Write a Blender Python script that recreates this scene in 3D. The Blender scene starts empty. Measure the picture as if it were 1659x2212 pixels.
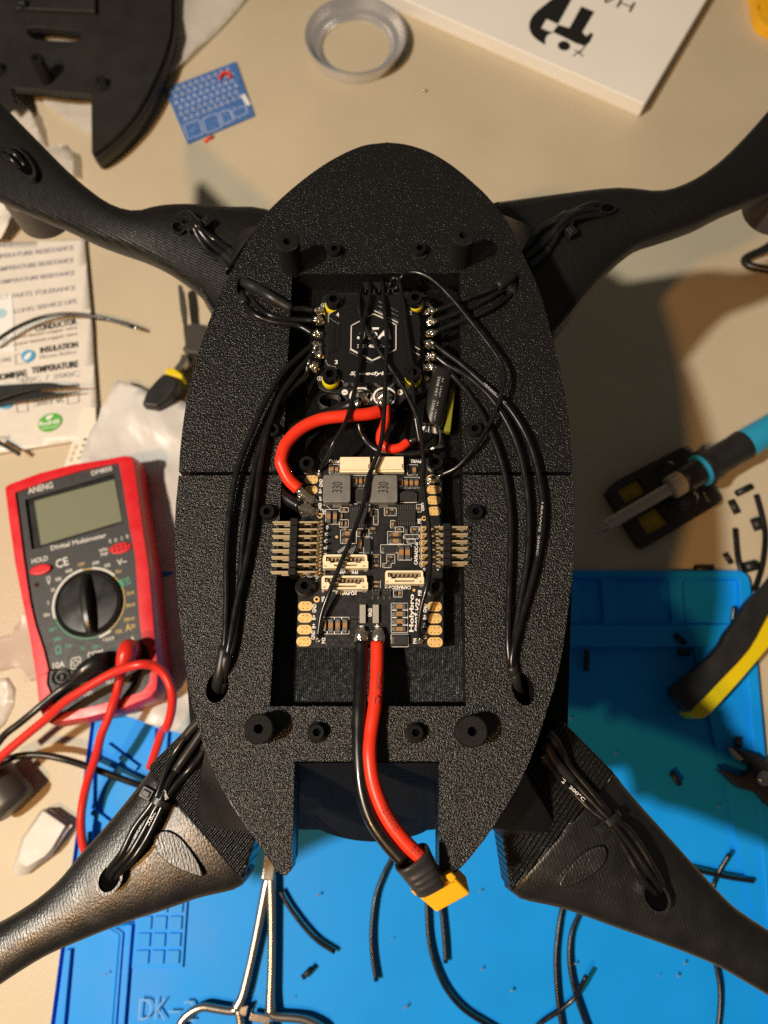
import bpy, bmesh, math, random
from math import radians, sin, cos, pi, sqrt, atan2, hypot
from mathutils import Vector, Matrix, Euler, noise
from mathutils.geometry import tessellate_polygon

# ------------------------------------------------------------------ camera, world, lamps
SC = bpy.context.scene
COL = SC.collection
MM = 0.001                                  # everything below is authored in millimetres
TILT, CAM_H = radians(16.5), 400.0           # heights on the drone count from a datum 50 mm above the desk
DROP = 50.0                                 # the desk lies that much lower
TSC = 1.0
cam_d = bpy.data.cameras.new("camera")
cam = bpy.data.objects.new("camera", cam_d)
COL.objects.link(cam)
cam.location = (0, 0, CAM_H * MM)
cam.rotation_euler = (TILT, 0, 0)
cam_d.sensor_fit = 'VERTICAL'
cam_d.sensor_height = 36.0
cam_d.sensor_width = 27.0
cam_d.lens = 26.0
cam_d.clip_start = 0.005
cam_d.clip_end = 20.0
cam_d.dof.use_dof = True
cam_d.dof.focus_distance = 0.262
cam_d.dof.aperture_fstop = 10.0
SC.camera = cam

w = bpy.data.worlds.new("World")
SC.world = w
w.use_nodes = True
w.node_tree.nodes["Background"].inputs[0].default_value = (1.0, 0.90, 0.76, 1)
w.node_tree.nodes["Background"].inputs[1].default_value = 0.07

def lamp(name, loc, power, color, radius):
    d = bpy.data.lights.new(name, 'POINT')
    d.energy = power
    d.color = color
    d.shadow_soft_size = radius * MM
    o = bpy.data.objects.new(name, d)
    o.location = Vector(loc) * MM
    COL.objects.link(o)
    return o
lamp("desk_lamp_light", (-680, -175, 1150), 72.0, (1.0, 0.93, 0.79), 31)
lamp("room_lamp_light", (-604, -486, 1150), 31.0, (1.0, 0.48, 0.13), 31)

SC.view_settings.view_transform = 'Standard'
SC.view_settings.look = 'None'
SC.view_settings.exposure = 0.0
SC.view_settings.gamma = 1.0
SC.cycles.max_bounces = 6
SC.cycles.use_denoising = False
SC.cycles.sample_clamp_indirect = 2.0
SC.cycles.caustics_reflective = False
SC.cycles.caustics_refractive = False
random.seed(7)

# ------------------------------------------------------------------ helpers
def P(q, z):
    """the point at height z (mm) that a survey reading q of the photograph stands for"""
    u, v = (q[0] - 829.5) / 1597.6, (1106 - q[1]) / 1597.6
    dy, dz = sin(TILT) + v * cos(TILT), -cos(TILT) + v * sin(TILT)
    t = (z - CAM_H) / dz
    return Vector((u * t, dy * t, CAM_H + dz * t))

def K(x0, y0, w_, n=1659.0):
    """survey sheet: readings taken on an enlarged crop"""
    s = w_ * 0.548611 / n
    return lambda x, y: (x0 * 0.548611 + x * s, y0 * 0.548611 + y * s)

def xy(pts):
    return [(p[0], p[1]) for p in pts]

def tag(o, label=None, cat=None, group=None, kind=None):
    if label: o['label'] = label
    if cat: o['category'] = cat
    if group: o['group'] = group
    if kind: o['kind'] = kind
    return o

def thing(name, loc, label, cat, group=None):
    o = bpy.data.objects.new(name, None)
    o.empty_display_size = 0.005
    o.location = Vector(loc) * MM
    COL.objects.link(o)
    return tag(o, label, cat, group)

def wpos(o):
    p = Vector(o.location)
    while o.parent is not None:
        o = o.parent
        p = p + Vector(o.location)
    return p

def put(name, me, parent, origin):
    o = bpy.data.objects.new(name, me)
    COL.objects.link(o)
    if parent is not None:
        o.parent = parent
        o.location = Vector(origin) * MM - wpos(parent)
    else:
        o.location = Vector(origin) * MM
    return o

def mesh(name, vs, fs, mats, parent=None, smooth=False, midx=None, bevel=0, seg=2, angle=35):
    """vs in mm, world coordinates; origin at the middle of the base"""
    if not isinstance(mats, (list, tuple)): mats = [mats]
    lo = [min(v[i] for v in vs) for i in range(3)]
    hi = [max(v[i] for v in vs) for i in range(3)]
    org = Vector(((lo[0] + hi[0]) / 2, (lo[1] + hi[1]) / 2, lo[2]))
    me = bpy.data.meshes.new(name)
    me.from_pydata([(Vector(v) - org) * MM for v in vs], [], fs)
    for m in mats: me.materials.append(m)
    if midx:
        me.polygons.foreach_set("material_index", midx)
    if smooth:
        me.polygons.foreach_set("use_smooth", [True] * len(me.polygons))
    me.update()
    o = put(name, me, parent, org)
    if bevel:
        b = o.modifiers.new("edge", 'BEVEL')
        b.width = bevel * MM
        b.segments = seg
        b.limit_method = 'ANGLE'
        b.angle_limit = radians(angle)
        me.polygons.foreach_set("use_smooth", [True] * len(me.polygons))
        b.harden_normals = True
    return o

class MB:
    """collects pieces of one part"""
    def __init__(s): s.v, s.f, s.m = [], [], []
    def add(s, vs, fs, m=0):
        k = len(s.v)
        s.v += [Vector(v) for v in vs]
        s.f += [tuple(i + k for i in f) for f in fs]
        s.m += [m] * len(fs)
        return s
    def prism(s, out, z0, z1, holes=(), m=0):
        s.add(*prism_geo(out, z0, z1, holes), m); return s
    def box(s, c, size, rot=0, m=0):
        s.add(*box_geo(c, size, rot), m); return s
    def tube(s, pts, r, n=8, m=0, **k):
        s.add(*tube_geo(pts, r, n, **k), m); return s
    def disc(s, c, r, h, n=16, m=0, axis=(0, 0, 1)):
        c = Vector(c); a = Vector(axis).normalized()
        s.add(*tube_geo([c, c + a * h], r, n, smoothpath=False), m); return s
    def build(s, name, mats, parent=None, smooth=False, **k):
        return mesh(name, s.v, s.f, mats, parent, smooth, s.m, **k)

def area2(p):
    return sum(p[i - 1][0] * p[i][1] - p[i][0] * p[i - 1][1] for i in range(len(p)))

def prism_geo(out, z0, z1, holes=()):
    out = xy(out)
    if area2(out) < 0: out = out[::-1]
    hs = []
    for h in holes:
        h = xy(h)
        hs.append(h if area2(h) < 0 else h[::-1])
    loops = [out] + hs
    flat = [p for l in loops for p in l]
    n = len(flat)
    if hs:
        tris = tessellate_polygon([[Vector((p[0], p[1], 0)) for p in l] for l in loops])
        top = []
        for t in tris:
            a, b, c = (flat[i] for i in t)
            cr = (b[0] - a[0]) * (c[1] - a[1]) - (b[1] - a[1]) * (c[0] - a[0])
            if abs(cr) < 1e-12: continue
            top.append(tuple(t) if cr > 0 else tuple(t[::-1]))
    else:
        top = [tuple(range(n))]
    vs = [(p[0], p[1], z0) for p in flat] + [(p[0], p[1], z1) for p in flat]
    fs = [tuple(i + n for i in t) for t in top] + [t[::-1] for t in top]
    k = 0
    for l in loops:
        m = len(l)
        for i in range(m):
            a, b = k + i, k + (i + 1) % m
            fs.append((a, b, b + n, a + n))
        k += m
    return vs, fs

def box_geo(c, size, rot=0):
    c = Vector(c); hx, hy, hz = size[0] / 2, size[1] / 2, size[2] / 2
    ca, sa = cos(rot), sin(rot)
    vs = []
    for z in (-hz, hz):
        for x, y in ((-hx, -hy), (hx, -hy), (hx, hy), (-hx, hy)):
            vs.append((c.x + x * ca - y * sa, c.y + x * sa + y * ca, c.z + z))
    return vs, [(0, 3, 2, 1), (4, 5, 6, 7), (0, 1, 5, 4), (1, 2, 6, 5), (2, 3, 7, 6), (3, 0, 4, 7)]

def catmull(pts, sub=6):
    pts = [Vector(p) for p in pts]
    if len(pts) < 3: return pts
    q = [pts[0] * 2 - pts[1]] + pts + [pts[-1] * 2 - pts[-2]]
    out = []
    for i in range(1, len(q) - 2):
        a, b, c, d = q[i - 1:i + 3]
        for k in range(sub):
            t = k / sub
            out.append(0.5 * ((2 * b) + (c - a) * t + (2 * a - 5 * b + 4 * c - d) * t * t + (3 * b - a - 3 * c + d) * t ** 3))
    out.append(pts[-1])
    return out

def tube_geo(pts, r, n=8, smoothpath=True, sub=6, flat=1.0, caps=True):
    """r: a radius or one radius per given point; flat squeezes the section along z"""
    pts = [Vector(p) for p in pts]
    rr = [q * TSC for q in (r if isinstance(r, (list, tuple)) else [r] * len(pts))]
    if smoothpath and len(pts) > 2:
        k = len(pts)
        path = catmull(pts, sub)
        rad = []
        for i in range(len(path)):
            t = i / sub
            j = min(int(t), k - 2)
            rad.append(rr[j] + (rr[j + 1] - rr[j]) * (t - j))
    else:
        path, rad = pts, rr
    vs, fs = [], []
    ref = None
    for i, p in enumerate(path):
        t = (path[min(i + 1, len(path) - 1)] - path[max(i - 1, 0)])
        t = t.normalized() if t.length > 1e-9 else Vector((1, 0, 0))
        if ref is None:
            ref = Vector((0, 0, 1)) if abs(t.z) < 0.9 else Vector((1, 0, 0))
        s = t.cross(ref)
        s = s.normalized() if s.length > 1e-6 else t.orthogonal().normalized()
        ref = s.cross(t).normalized()
        for k in range(n):
            a = 2 * pi * k / n
            vs.append(p + s * (cos(a) * rad[i]) + ref * (sin(a) * rad[i] * flat))
    m = len(path)
    for i in range(m - 1):
        for k in range(n):
            a, b = i * n + k, i * n + (k + 1) % n
            fs.append((a, b, b + n, a + n))
    if caps:
        fs.append(tuple(range(n))[::-1])
        fs.append(tuple(range((m - 1) * n, m * n)))
    return vs, fs

def tube(name, pts, r, mat, parent=None, n=10, **k):
    o = mesh(name, *tube_geo(pts, r, n, **k), mat, parent, True)
    sharp_caps(o)
    return o

def sharp_caps(o):
    for p in o.data.polygons:
        if len(p.vertices) > 4: p.use_smooth = False

def lathe_geo(c, prof, n=32, axis=None):
    c = Vector(c)
    R = Matrix.Identity(3)
    if axis is not None:
        R = Vector((0, 0, 1)).rotation_difference(Vector(axis)).to_matrix()
    vs, fs = [], []
    m = len(prof)
    for k in range(n):
        a = 2 * pi * k / n
        for (r, z) in prof:
            vs.append(c + R @ Vector((r * cos(a), r * sin(a), z)) * TSC)
    for k in range(n):
        for j in range(m - 1):
            a, b = k * m + j, ((k + 1) % n) * m + j
            fs.append((a, b, b + 1, a + 1))
    return vs, fs

def lathe(name, c, prof, mat, parent=None, n=32, axis=None, smooth=True, **k):
    return mesh(name, *lathe_geo(c, prof, n, axis), mat, parent, smooth, **k)

def edge_smooth(o, deg=35):
    me = o.data
    me.polygons.foreach_set("use_smooth", [True] * len(me.polygons))
    me.set_sharp_from_angle(angle=radians(deg))
    return o

def prism(name, out, z0, z1, mat, parent=None, holes=(), bevel=0, **k):
    return mesh(name, *prism_geo(out, z0, z1, holes), mat, parent, bevel=bevel, **k)

def box(name, c, size, mat, parent=None, rot=0, bevel=0, **k):
    return mesh(name, *box_geo(c, size, rot), mat, parent, bevel=bevel, **k)

def copy_of(o, origin, parent, name=None, rotz=None):
    c = o.copy()
    COL.objects.link(c)
    c.parent = parent
    c.location = Vector(origin) * MM - (wpos(parent) if parent else Vector())
    if rotz is not None: c.rotation_euler = (0, 0, rotz)
    return c

def ell(c, a, b, rot=0, n=24, p=2.0):
    """(super)ellipse outline"""
    out = []
    a, b = a * TSC, b * TSC
    for i in range(n):
        t = 2 * pi * i / n
        x = a * abs(cos(t)) ** (2 / p) * (1 if cos(t) >= 0 else -1)
        y = b * abs(sin(t)) ** (2 / p) * (1 if sin(t) >= 0 else -1)
        out.append((c[0] + x * cos(rot) - y * sin(rot), c[1] + x * sin(rot) + y * cos(rot)))
    return out

def rrect(c, sx, sy, r, rot=0, n=4):
    out = []
    for k, (x, y) in enumerate(((1, 1), (-1, 1), (-1, -1), (1, -1))):
        for i in range(n + 1):
            a = pi / 2 * (k + i / n)
            px, py = x * (sx / 2 - r) + r * cos(a), y * (sy / 2 - r) + r * sin(a)
            out.append((c[0] + px * cos(rot) - py * sin(rot), c[1] + px * sin(rot) + py * cos(rot)))
    return out

def smooth2(pts, sub=5, closed=True):
    p = [Vector((q[0], q[1], 0)) for q in pts]
    if closed:
        ext = [p[-2], p[-1]] + p + [p[0], p[1]]
        c = catmull(ext, sub)
        return xy(c[2 * sub:2 * sub + len(p) * sub])
    return xy(catmull(p, sub))

FONT_CACHE = {}
def text_geo(s, bold=0.0, shear=0.0):
    key = (s, bold, shear)
    if key not in FONT_CACHE:
        cu = bpy.data.curves.new("lettering", 'FONT')
        cu.body = s
        cu.resolution_u = 3
        cu.offset = bold
        cu.shear = shear
        ob = bpy.data.objects.new("lettering", cu)
        me = bpy.data.meshes.new_from_object(ob)
        vs = [v.co.copy() for v in me.vertices]
        fs = [tuple(p.vertices) for p in me.polygons]
        bpy.data.objects.remove(ob); bpy.data.curves.remove(cu); bpy.data.meshes.remove(me)
        FONT_CACHE[key] = (vs, fs)
    return FONT_CACHE[key]

def text_add(mb, s, a, b, h, bold=0.012, shear=0.0, m=0, lift=0.0, up=None):
    """lay s on the line a->b (3D mm, middle of the letters), h letters high"""
    vs, fs = text_geo(s, bold, shear)
    if not vs: return
    x0, x1 = min(v.x for v in vs), max(v.x for v in vs)
    y0, y1 = min(v.y for v in vs), max(v.y for v in vs)
    a, b, h = Vector(a), Vector(b), h * TSC
    d = b - a
    L = d.length
    d.normalize()
    u = Vector(up) if up is not None else Vector((0, 0, 1)).cross(d).normalized()
    n = d.cross(u).normalized()
    mb.add([a + d * ((v.x - x0) / max(x1 - x0, 1e-6) * L) + u * (((v.y - y0) / max(y1 - y0, 1e-6) - .5) * h) + n * lift for v in vs], fs, m)

def blob(name, c, r, mat, parent=None, stretch=(1, 1, 1), rot=0, lump=0.25, seed=0, sub=2):
    bm = bmesh.new()
    bmesh.ops.create_icosphere(bm, subdivisions=sub, radius=1)
    vs = []
    for v in bm.verts:
        k = 1 + lump * noise.noise(v.co * 1.6 + Vector((seed * 3.1, seed * 1.7, 0)))
        p = Vector((v.co.x * stretch[0], v.co.y * stretch[1], v.co.z * stretch[2])) * (r * k)
        vs.append(Vector(c) + Vector((p.x * cos(rot) - p.y * sin(rot), p.x * sin(rot) + p.y * cos(rot), p.z)))
    fs = [tuple(v.index for v in f.verts) for f in bm.faces]
    bm.free()
    return mesh(name, vs, fs, mat, parent, True)

def hull_geo(pts):
    bm = bmesh.new()
    vv = [bm.verts.new(Vector(p)) for p in pts]
    r = bmesh.ops.convex_hull(bm, input=vv)
    bmesh.ops.delete(bm, geom=[v for v in bm.verts if not v.link_faces], context='VERTS')
    bm.verts.index_update()
    bm.normal_update()
    vs = [v.co.copy() for v in bm.verts]
    fs = [tuple(v.index for v in f.verts) for f in bm.faces]
    bm.free()
    return vs, fs

def desk_frame(on):
    """switch between the drone's datum and the desk's; what was built on the desk is set down on it"""
    global CAM_H, TSC, BEFORE
    if on:
        CAM_H, TSC = 400.0 + DROP, 1.0 + DROP / 400.0
        BEFORE = set(o.name for o in SC.objects)
    else:
        CAM_H, TSC = 400.0, 1.0
        for o in SC.objects:
            if o.name not in BEFORE and o.parent is None: o.location.z -= DROP * MM

# ------------------------------------------------------------------ materials
def mat(name, col, rough=0.5, metal=0.0, spec=0.5, bump=None, var=None, coat=0.0, alpha=1.0, trans=0.0, sss=0.0, emit=None):
    """bump: list of (kind, scale per mm, strength mm, stretch xyz, rotation z)   var: (scale per mm, amount)"""
    m = bpy.data.materials.new(name)
    m.use_nodes = True
    nt = m.node_tree
    b = nt.nodes["Principled BSDF"]
    b.inputs["Base Color"].default_value = (*col, 1)
    b.inputs["Roughness"].default_value = rough
    b.inputs["Metallic"].default_value = metal
    b.inputs["Specular IOR Level"].default_value = spec
    if coat:
        b.inputs["Coat Weight"].default_value = coat
        b.inputs["Coat Roughness"].default_value = 0.12
    if alpha < 1: b.inputs["Alpha"].default_value = alpha
    if trans: b.inputs["Transmission Weight"].default_value = trans
    tc = nt.nodes.new("ShaderNodeTexCoord")
    L = nt.links.new
    def coords(stretch, rot):
        mp = nt.nodes.new("ShaderNodeMapping")
        mp.vector_type = 'TEXTURE'
        mp.inputs["Rotation"].default_value = (0, 0, rot)
        mp.inputs["Scale"].default_value = stretch
        L(tc.outputs["Object"], mp.inputs["Vector"])
        return mp.outputs["Vector"]
    if var:
        n = nt.nodes.new("ShaderNodeTexNoise")
        n.inputs["Scale"].default_value = var[0] / MM
        n.inputs["Detail"].default_value = 4
        L(tc.outputs["Object"], n.inputs["Vector"])
        r = nt.nodes.new("ShaderNodeMapRange")
        r.inputs["From Min"].default_value = 0.3
        r.inputs["From Max"].default_value = 0.7
        r.inputs["To Min"].default_value = 1 - var[1]
        r.inputs["To Max"].default_value = 1 + var[1]
        L(n.outputs["Fac"], r.inputs["Value"])
        mx = nt.nodes.new("ShaderNodeMix")
        mx.data_type = 'RGBA'
        mx.blend_type = 'MULTIPLY'
        mx.inputs[0].default_value = 1
        mx.inputs[6].default_value = (*col, 1)
        L(r.outputs["Result"], mx.inputs[7])
        L(mx.outputs[2], b.inputs["Base Color"])
        r2 = nt.nodes.new("ShaderNodeMapRange")
        r2.inputs["From Min"].default_value = 0.3
        r2.inputs["From Max"].default_value = 0.7
        r2.inputs["To Min"].default_value = max(rough - .07, .02)
        r2.inputs["To Max"].default_value = min(rough + .09, 1)
        L(n.outputs["Fac"], r2.inputs["Value"])
        L(r2.outputs["Result"], b.inputs["Roughness"])
    prev = None
    for (kind, sc, st, stretch, rot) in (bump or []):
        v = coords(stretch, rot)
        if kind == 'wave':
            t = nt.nodes.new("ShaderNodeTexWave")
            t.wave_type = 'BANDS'
            t.bands_direction = 'X'
            t.inputs["Scale"].default_value = sc / MM * 0.314 / 1.0
            t.inputs["Distortion"].default_value = 1.2
            t.inputs["Detail"].default_value = 2
            t.inputs["Detail Scale"].default_value = 2.0
        elif kind == 'voronoi':
            t = nt.nodes.new("ShaderNodeTexVoronoi")
            t.inputs["Scale"].default_value = sc / MM
        else:
            t = nt.nodes.new("ShaderNodeTexNoise")
            t.inputs["Scale"].default_value = sc / MM
            t.inputs["Detail"].default_value = 3
        L(v, t.inputs["Vector"])
        bp = nt.nodes.new("ShaderNodeBump")
        bp.inputs["Strength"].default_value = 1.0
        bp.inputs["Distance"].default_value = st * MM
        L(t.outputs["Distance"] if kind == 'voronoi' else t.outputs["Fac"], bp.inputs["Height"])
        if prev is not None: L(prev, bp.inputs["Normal"])
        prev = bp.outputs["Normal"]
    if prev is not None: L(prev, b.inputs["Normal"])
    return m

ONE = (1, 1, 1)
M = {}
M['desk'] = mat("beige_desk_leather", (0.55, 0.475, 0.345), 0.5, bump=[('voronoi', 0.8, 0.10, (1, 1.5, 1), 0.3), ('noise', 1.6, 0.10, ONE, 0)], var=(0.012, 0.05))
M['print_a'] = mat("black_print_top", (0.008, 0.008, 0.008), 0.25, bump=[('noise', 1.9, 0.62, (1, 1.7, 1), radians(-38))])
M['print_b'] = mat("black_print_rear_top", (0.009, 0.0087, 0.0085), 0.25, bump=[('noise', 1.8, 0.62, (1, 1.4, 1), radians(-30))])
M['print_wall'] = mat("black_print_walls", (0.011, 0.0105, 0.010), 0.5, spec=0.2, bump=[('wave', 2.4, 0.16, (1, 1, 1), 0), ('noise', 0.9, 0.10, ONE, 0)])
M['print_floor'] = mat("black_print_tray", (0.006, 0.006, 0.006), 0.3, bump=[('wave', 1.5, 0.22, ONE, 0), ('noise', 0.8, 0.35, (1, 4, 1), 0)])
M['print_arm'] = mat("black_print_arm", (0.008, 0.008, 0.0083), 0.36, spec=0.8, bump=[('noise', 1.7, 0.17, (1, 1.8, 1), radians(15)), ('wave', 0.8, 0.025, ONE, radians(20))], var=(0.1, 0.15))
M['print_arm_front'] = mat("black_print_front_arm", (0.006, 0.0058, 0.0056), 0.42, spec=0.4, bump=[('noise', 0.5, 0.25, (1, 3, 1), radians(30)), ('wave', 0.9, 0.12, ONE, radians(60))])  # same plastic as print_arm; its weaker light is put into a darker tone
M['print_rib'] = mat("black_print_ribbed", (0.008, 0.008, 0.008), 0.33, bump=[('wave', 0.62, 0.75, ONE, radians(-38)), ('noise', 1.2, 0.2, ONE, 0)])
M['print_plain'] = mat("black_print_lid", (0.016, 0.015, 0.013), 0.5, bump=[('noise', 1.4, 0.12, ONE, 0)], var=(0.05, 0.1))
M['wire'] = mat("black_silicone_wire", (0.007, 0.007, 0.0075), 0.27, spec=0.5, var=(0.25, 0.15))
M['sleeve'] = mat("black_heat_shrink", (0.014, 0.014, 0.014), 0.42, spec=0.45)
M['red_wire'] = mat("red_silicone_wire", (0.78, 0.035, 0.012), 0.38, spec=0.45, var=(0.15, 0.06))
M['black'] = mat("black_plastic", (0.012, 0.012, 0.012), 0.32, var=(0.1, 0.1))
M['screw'] = mat("black_oxide_screw", (0.03, 0.03, 0.031), 0.26, metal=0.75)
M['hole'] = mat("hole_shade", (0.002, 0.002, 0.002), 0.9, spec=0.02)  # near-black paints in the shade inside holes and recesses
M['pcb'] = mat("black_solder_mask", (0.010, 0.010, 0.0105), 0.38, spec=0.5, bump=[('noise', 1.1, 0.04, ONE, 0)], var=(0.3, 0.12))
M['gold'] = mat("gold_pad", (0.80, 0.53, 0.20), 0.42, metal=0.25, var=(0.5, 0.08))
M['pin'] = mat("gold_pin", (0.62, 0.50, 0.31), 0.36, metal=0.6)
M['solder'] = mat("solder", (0.66, 0.62, 0.55), 0.18, metal=0.92, bump=[('noise', 0.9, 0.25, ONE, 0)])
M['tin'] = mat("tinned_end", (0.66, 0.62, 0.54), 0.3, metal=1.0)
M['white'] = mat("white_silkscreen", (0.82, 0.81, 0.78), 0.6)
M['grey_ink'] = mat("grey_ink", (0.42, 0.42, 0.44), 0.6)
M['lilac_ink'] = mat("lilac_ink", (0.40, 0.39, 0.46), 0.6)
M['dark_ink'] = mat("dark_ink", (0.05, 0.047, 0.045), 0.6)
M['brown_ink'] = mat("brown_ink", (0.25, 0.17, 0.10), 0.6)
M['cream'] = mat("cream_connector", (0.84, 0.73, 0.50), 0.4, var=(0.4, 0.04))
M['cap'] = mat("brown_ceramic", (0.33, 0.18, 0.075), 0.42, var=(0.6, 0.12))
M['term'] = mat("chip_terminal", (0.68, 0.66, 0.62), 0.28, metal=1.0)
M['inductor'] = mat("grey_inductor", (0.17, 0.165, 0.155), 0.5, metal=0.2, bump=[('noise', 3.0, 0.03, ONE, 0)], var=(0.4, 0.08))
M['ic'] = mat("black_chip", (0.018, 0.018, 0.018), 0.48)
M['shunt'] = mat("shunt_metal", (0.42, 0.40, 0.34), 0.45, metal=0.4)
M['cover'] = mat("black_anodised_cover", (0.009, 0.009, 0.0095), 0.24, spec=0.6)
M['edge'] = mat("pale_edge_highlight", (0.78, 0.76, 0.72), 0.35, metal=0.15)  # pale tone carries the painted highlights of the cover's edges
M['yellow_rubber'] = mat("yellow_grommet", (0.72, 0.60, 0.01), 0.45)
M['kapton'] = mat("yellow_green_sleeve", (0.22, 0.22, 0.02), 0.35)
M['xt_yellow'] = mat("yellow_nylon", (0.90, 0.47, 0.012), 0.42, var=(0.2, 0.04))
M['boot'] = mat("dark_grey_rubber", (0.030, 0.030, 0.031), 0.42, var=(0.2, 0.1))
M['blue_mat'] = mat("blue_silicone", (0.004, 0.31, 0.92), 0.5, spec=0.22, bump=[('noise', 1.5, 0.03, ONE, 0)], var=(0.02, 0.06))
M['mm_red'] = mat("red_case", (0.66, 0.012, 0.022), 0.36, var=(0.1, 0.05))
M['mm_face'] = mat("charcoal_face", (0.030, 0.031, 0.034), 0.5, bump=[('noise', 3, 0.03, ONE, 0)], var=(0.4, 0.15))
M['lcd'] = mat("lcd_glass", (0.205, 0.22, 0.155), 0.22, spec=0.5)
M['mm_white'] = mat("meter_white_print", (0.62, 0.62, 0.60), 0.55)
M['mm_gold'] = mat("meter_gold_print", (0.50, 0.36, 0.10), 0.55)
M['mm_green'] = mat("meter_green_print", (0.05, 0.30, 0.19), 0.55)
M['dial'] = mat("dial_black", (0.012, 0.012, 0.012), 0.28, var=(0.1, 0.1))
M['lead_red'] = mat("red_lead", (0.70, 0.028, 0.018), 0.33)
M['card'] = mat("white_card", (0.88, 0.86, 0.81), 0.5, spec=0.35, var=(0.02, 0.02))
M['card_edge'] = mat("card_edge", (0.86, 0.79, 0.66), 0.6, var=(0.03, 0.03))
M['ink'] = mat("black_ink", (0.014, 0.013, 0.013), 0.45)
M['alu'] = mat("satin_aluminium", (0.76, 0.76, 0.78), 0.3, metal=0.72, bump=[('noise', 0.5, 0.02, (1, 1, 8), 0)])
M['steel'] = mat("bright_steel", (0.40, 0.385, 0.36), 0.25, metal=0.9, bump=[('noise', 0.3, 0.05, ONE, 0)])
M['dull_steel'] = mat("dull_steel", (0.50, 0.42, 0.33), 0.36, metal=0.3)
M['blue_pcb'] = mat("blue_circuit_board", (0.07, 0.17, 0.46), 0.42, var=(0.3, 0.15))
M['pale_blue'] = mat("pale_blue_print", (0.62, 0.68, 0.84), 0.55)
M['paper'] = mat("frosted_bag", (0.74, 0.70, 0.64), 0.42, spec=0.4, bump=[('noise', 0.05, 1.2, ONE, 0)], var=(0.03, 0.04))
M['label_white'] = mat("white_label", (0.82, 0.83, 0.83), 0.5)
M['sky_ink'] = mat("blue_ink", (0.07, 0.36, 0.66), 0.5)
M['pale_sky_ink'] = mat("pale_blue_ink", (0.40, 0.62, 0.72), 0.5)
M['green_ink'] = mat("green_ink", (0.09, 0.43, 0.04), 0.5)
M['film'] = mat("clear_film", (0.80, 0.78, 0.74), 0.3, alpha=0.42, bump=[('noise', 0.06, 1.5, ONE, 0)])
M['film_dense'] = mat("milky_film", (0.76, 0.75, 0.73), 0.36, alpha=0.84, bump=[('noise', 0.05, 1.5, (1, 3, 1), 0.5)])
M['strip'] = mat("white_plastic_strip", (0.80, 0.76, 0.66), 0.5)
M['nozzle'] = mat("white_translucent_cap", (0.66, 0.63, 0.59), 0.48, spec=0.3, var=(0.1, 0.03))
M['grey_can'] = mat("dark_grey_can", (0.055, 0.048, 0.043), 0.45)
M['sponge'] = mat("yellow_sponge", (0.50, 0.30, 0.03), 0.9, bump=[('noise', 0.5, 0.8, ONE, 0)], var=(0.15, 0.25))
M['iron_blue'] = mat("blue_handle", (0.02, 0.30, 0.52), 0.35)
M['tool_black'] = mat("black_grip", (0.013, 0.013, 0.013), 0.5, var=(0.1, 0.1))
M['tool_yellow'] = mat("yellow_grip", (0.78, 0.60, 0.004), 0.42)
M['leg_black'] = mat("shrink_scrap", (0.012, 0.012, 0.012), 0.5)
M['crumb'] = mat("grey_crumb", (0.30, 0.30, 0.30), 0.5, metal=0.3)
# ------------------------------------------------------------------ the desk and the silicone mat
desk_frame(True)
tag(box("tabletop", (0, 200, -15), (1240, 1240, 30), M['desk'], bevel=2), kind='structure')

A0 = K(0, 2800, 1000)      # rear left of the frame
A7 = K(2000, 2800, 1024)   # rear right
A3 = K(2000, 1800, 1024)   # right middle
A5 = K(1000, 900, 1000)    # front half of the frame
A2 = K(1000, 1700, 1000)   # power board
B5 = K(1000, 2600, 1000)   # tail
B6 = K(900, 3200, 1100)    # below the tail
AM = K(0, 1800, 1000)      # meter
C7 = K(2500, 2200, 524, 1159)
F2 = K(700, 700, 600)      # front left arm root
F3 = K(1800, 700, 600)     # front right arm root

MATZ = 4.4
tr = P((1619, 1232), MATZ); tl = P((232, 1232), MATZ)
br_ = P((1652, 1604), MATZ)
bl_ = P((129, 2065), MATZ); bl2 = P((195, 1569), MATZ)
e1 = (bl2 - bl_).normalized()
tl = bl_ + e1 * ((tr.y - bl_.y) / e1.y)
bl_ = bl_ - e1 * 70
e2 = (br_ - tr).normalized()
brr = tr + e2 * ((tr.y - bl_.y) / -e2.y)
def rounded(poly, r, n=5):
    out = []
    k = len(poly)
    for i in range(k):
        p, a, b = Vector(poly[i][:2]), Vector(poly[i - 1][:2]), Vector(poly[(i + 1) % k][:2])
        ri = r if not isinstance(r, (list, tuple)) else r[i]
        if ri <= 0:
            out.append((p.x, p.y)); continue
        u, v = (a - p).normalized(), (b - p).normalized()
        s, e = p + u * ri, p + v * ri
        for j in range(n + 1):
            t = j / n
            q = s * (1 - t) ** 2 + p * 2 * t * (1 - t) + e * t ** 2
            out.append((q.x, q.y))
    return out
mat_out = rounded([bl_, brr, tr, tl], [2, 2, 9, 9])
mt = thing("work_mat", ((bl_.x + brr.x) / 2, (bl_.y + tr.y) / 2, 0), "blue silicone soldering mat with moulded trays and raised DK lettering", "mat")
holes = []
def mp(q): return P(q, MATZ)
# small parts trays along the far edge
cells = [(A3(690, 775), A3(1025, 775), A3(1050, 1062), A3(690, 1066)),
         (A3(1110, 780), A3(1470, 780), A3(1475, 1065), A3(1125, 1070)),
         (A3(300, 772), A3(595, 772), A3(615, 1060), A3(300, 1060))]
for c in cells: holes.append(rounded([mp(q) for q in c], 2.5))
x0 = P(A3(300, 772), MATZ).x
for k in range(1, 6):
    a, b = P(A3(690, 775), MATZ), P(A3(1025, 1062), MATZ)
    dx = -26.5 * (k + 1)
    holes.append(rounded([(a.x + dx, a.y), (b.x + dx, a.y), (b.x + dx, b.y), (a.x + dx, b.y)], 2.5))
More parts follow.
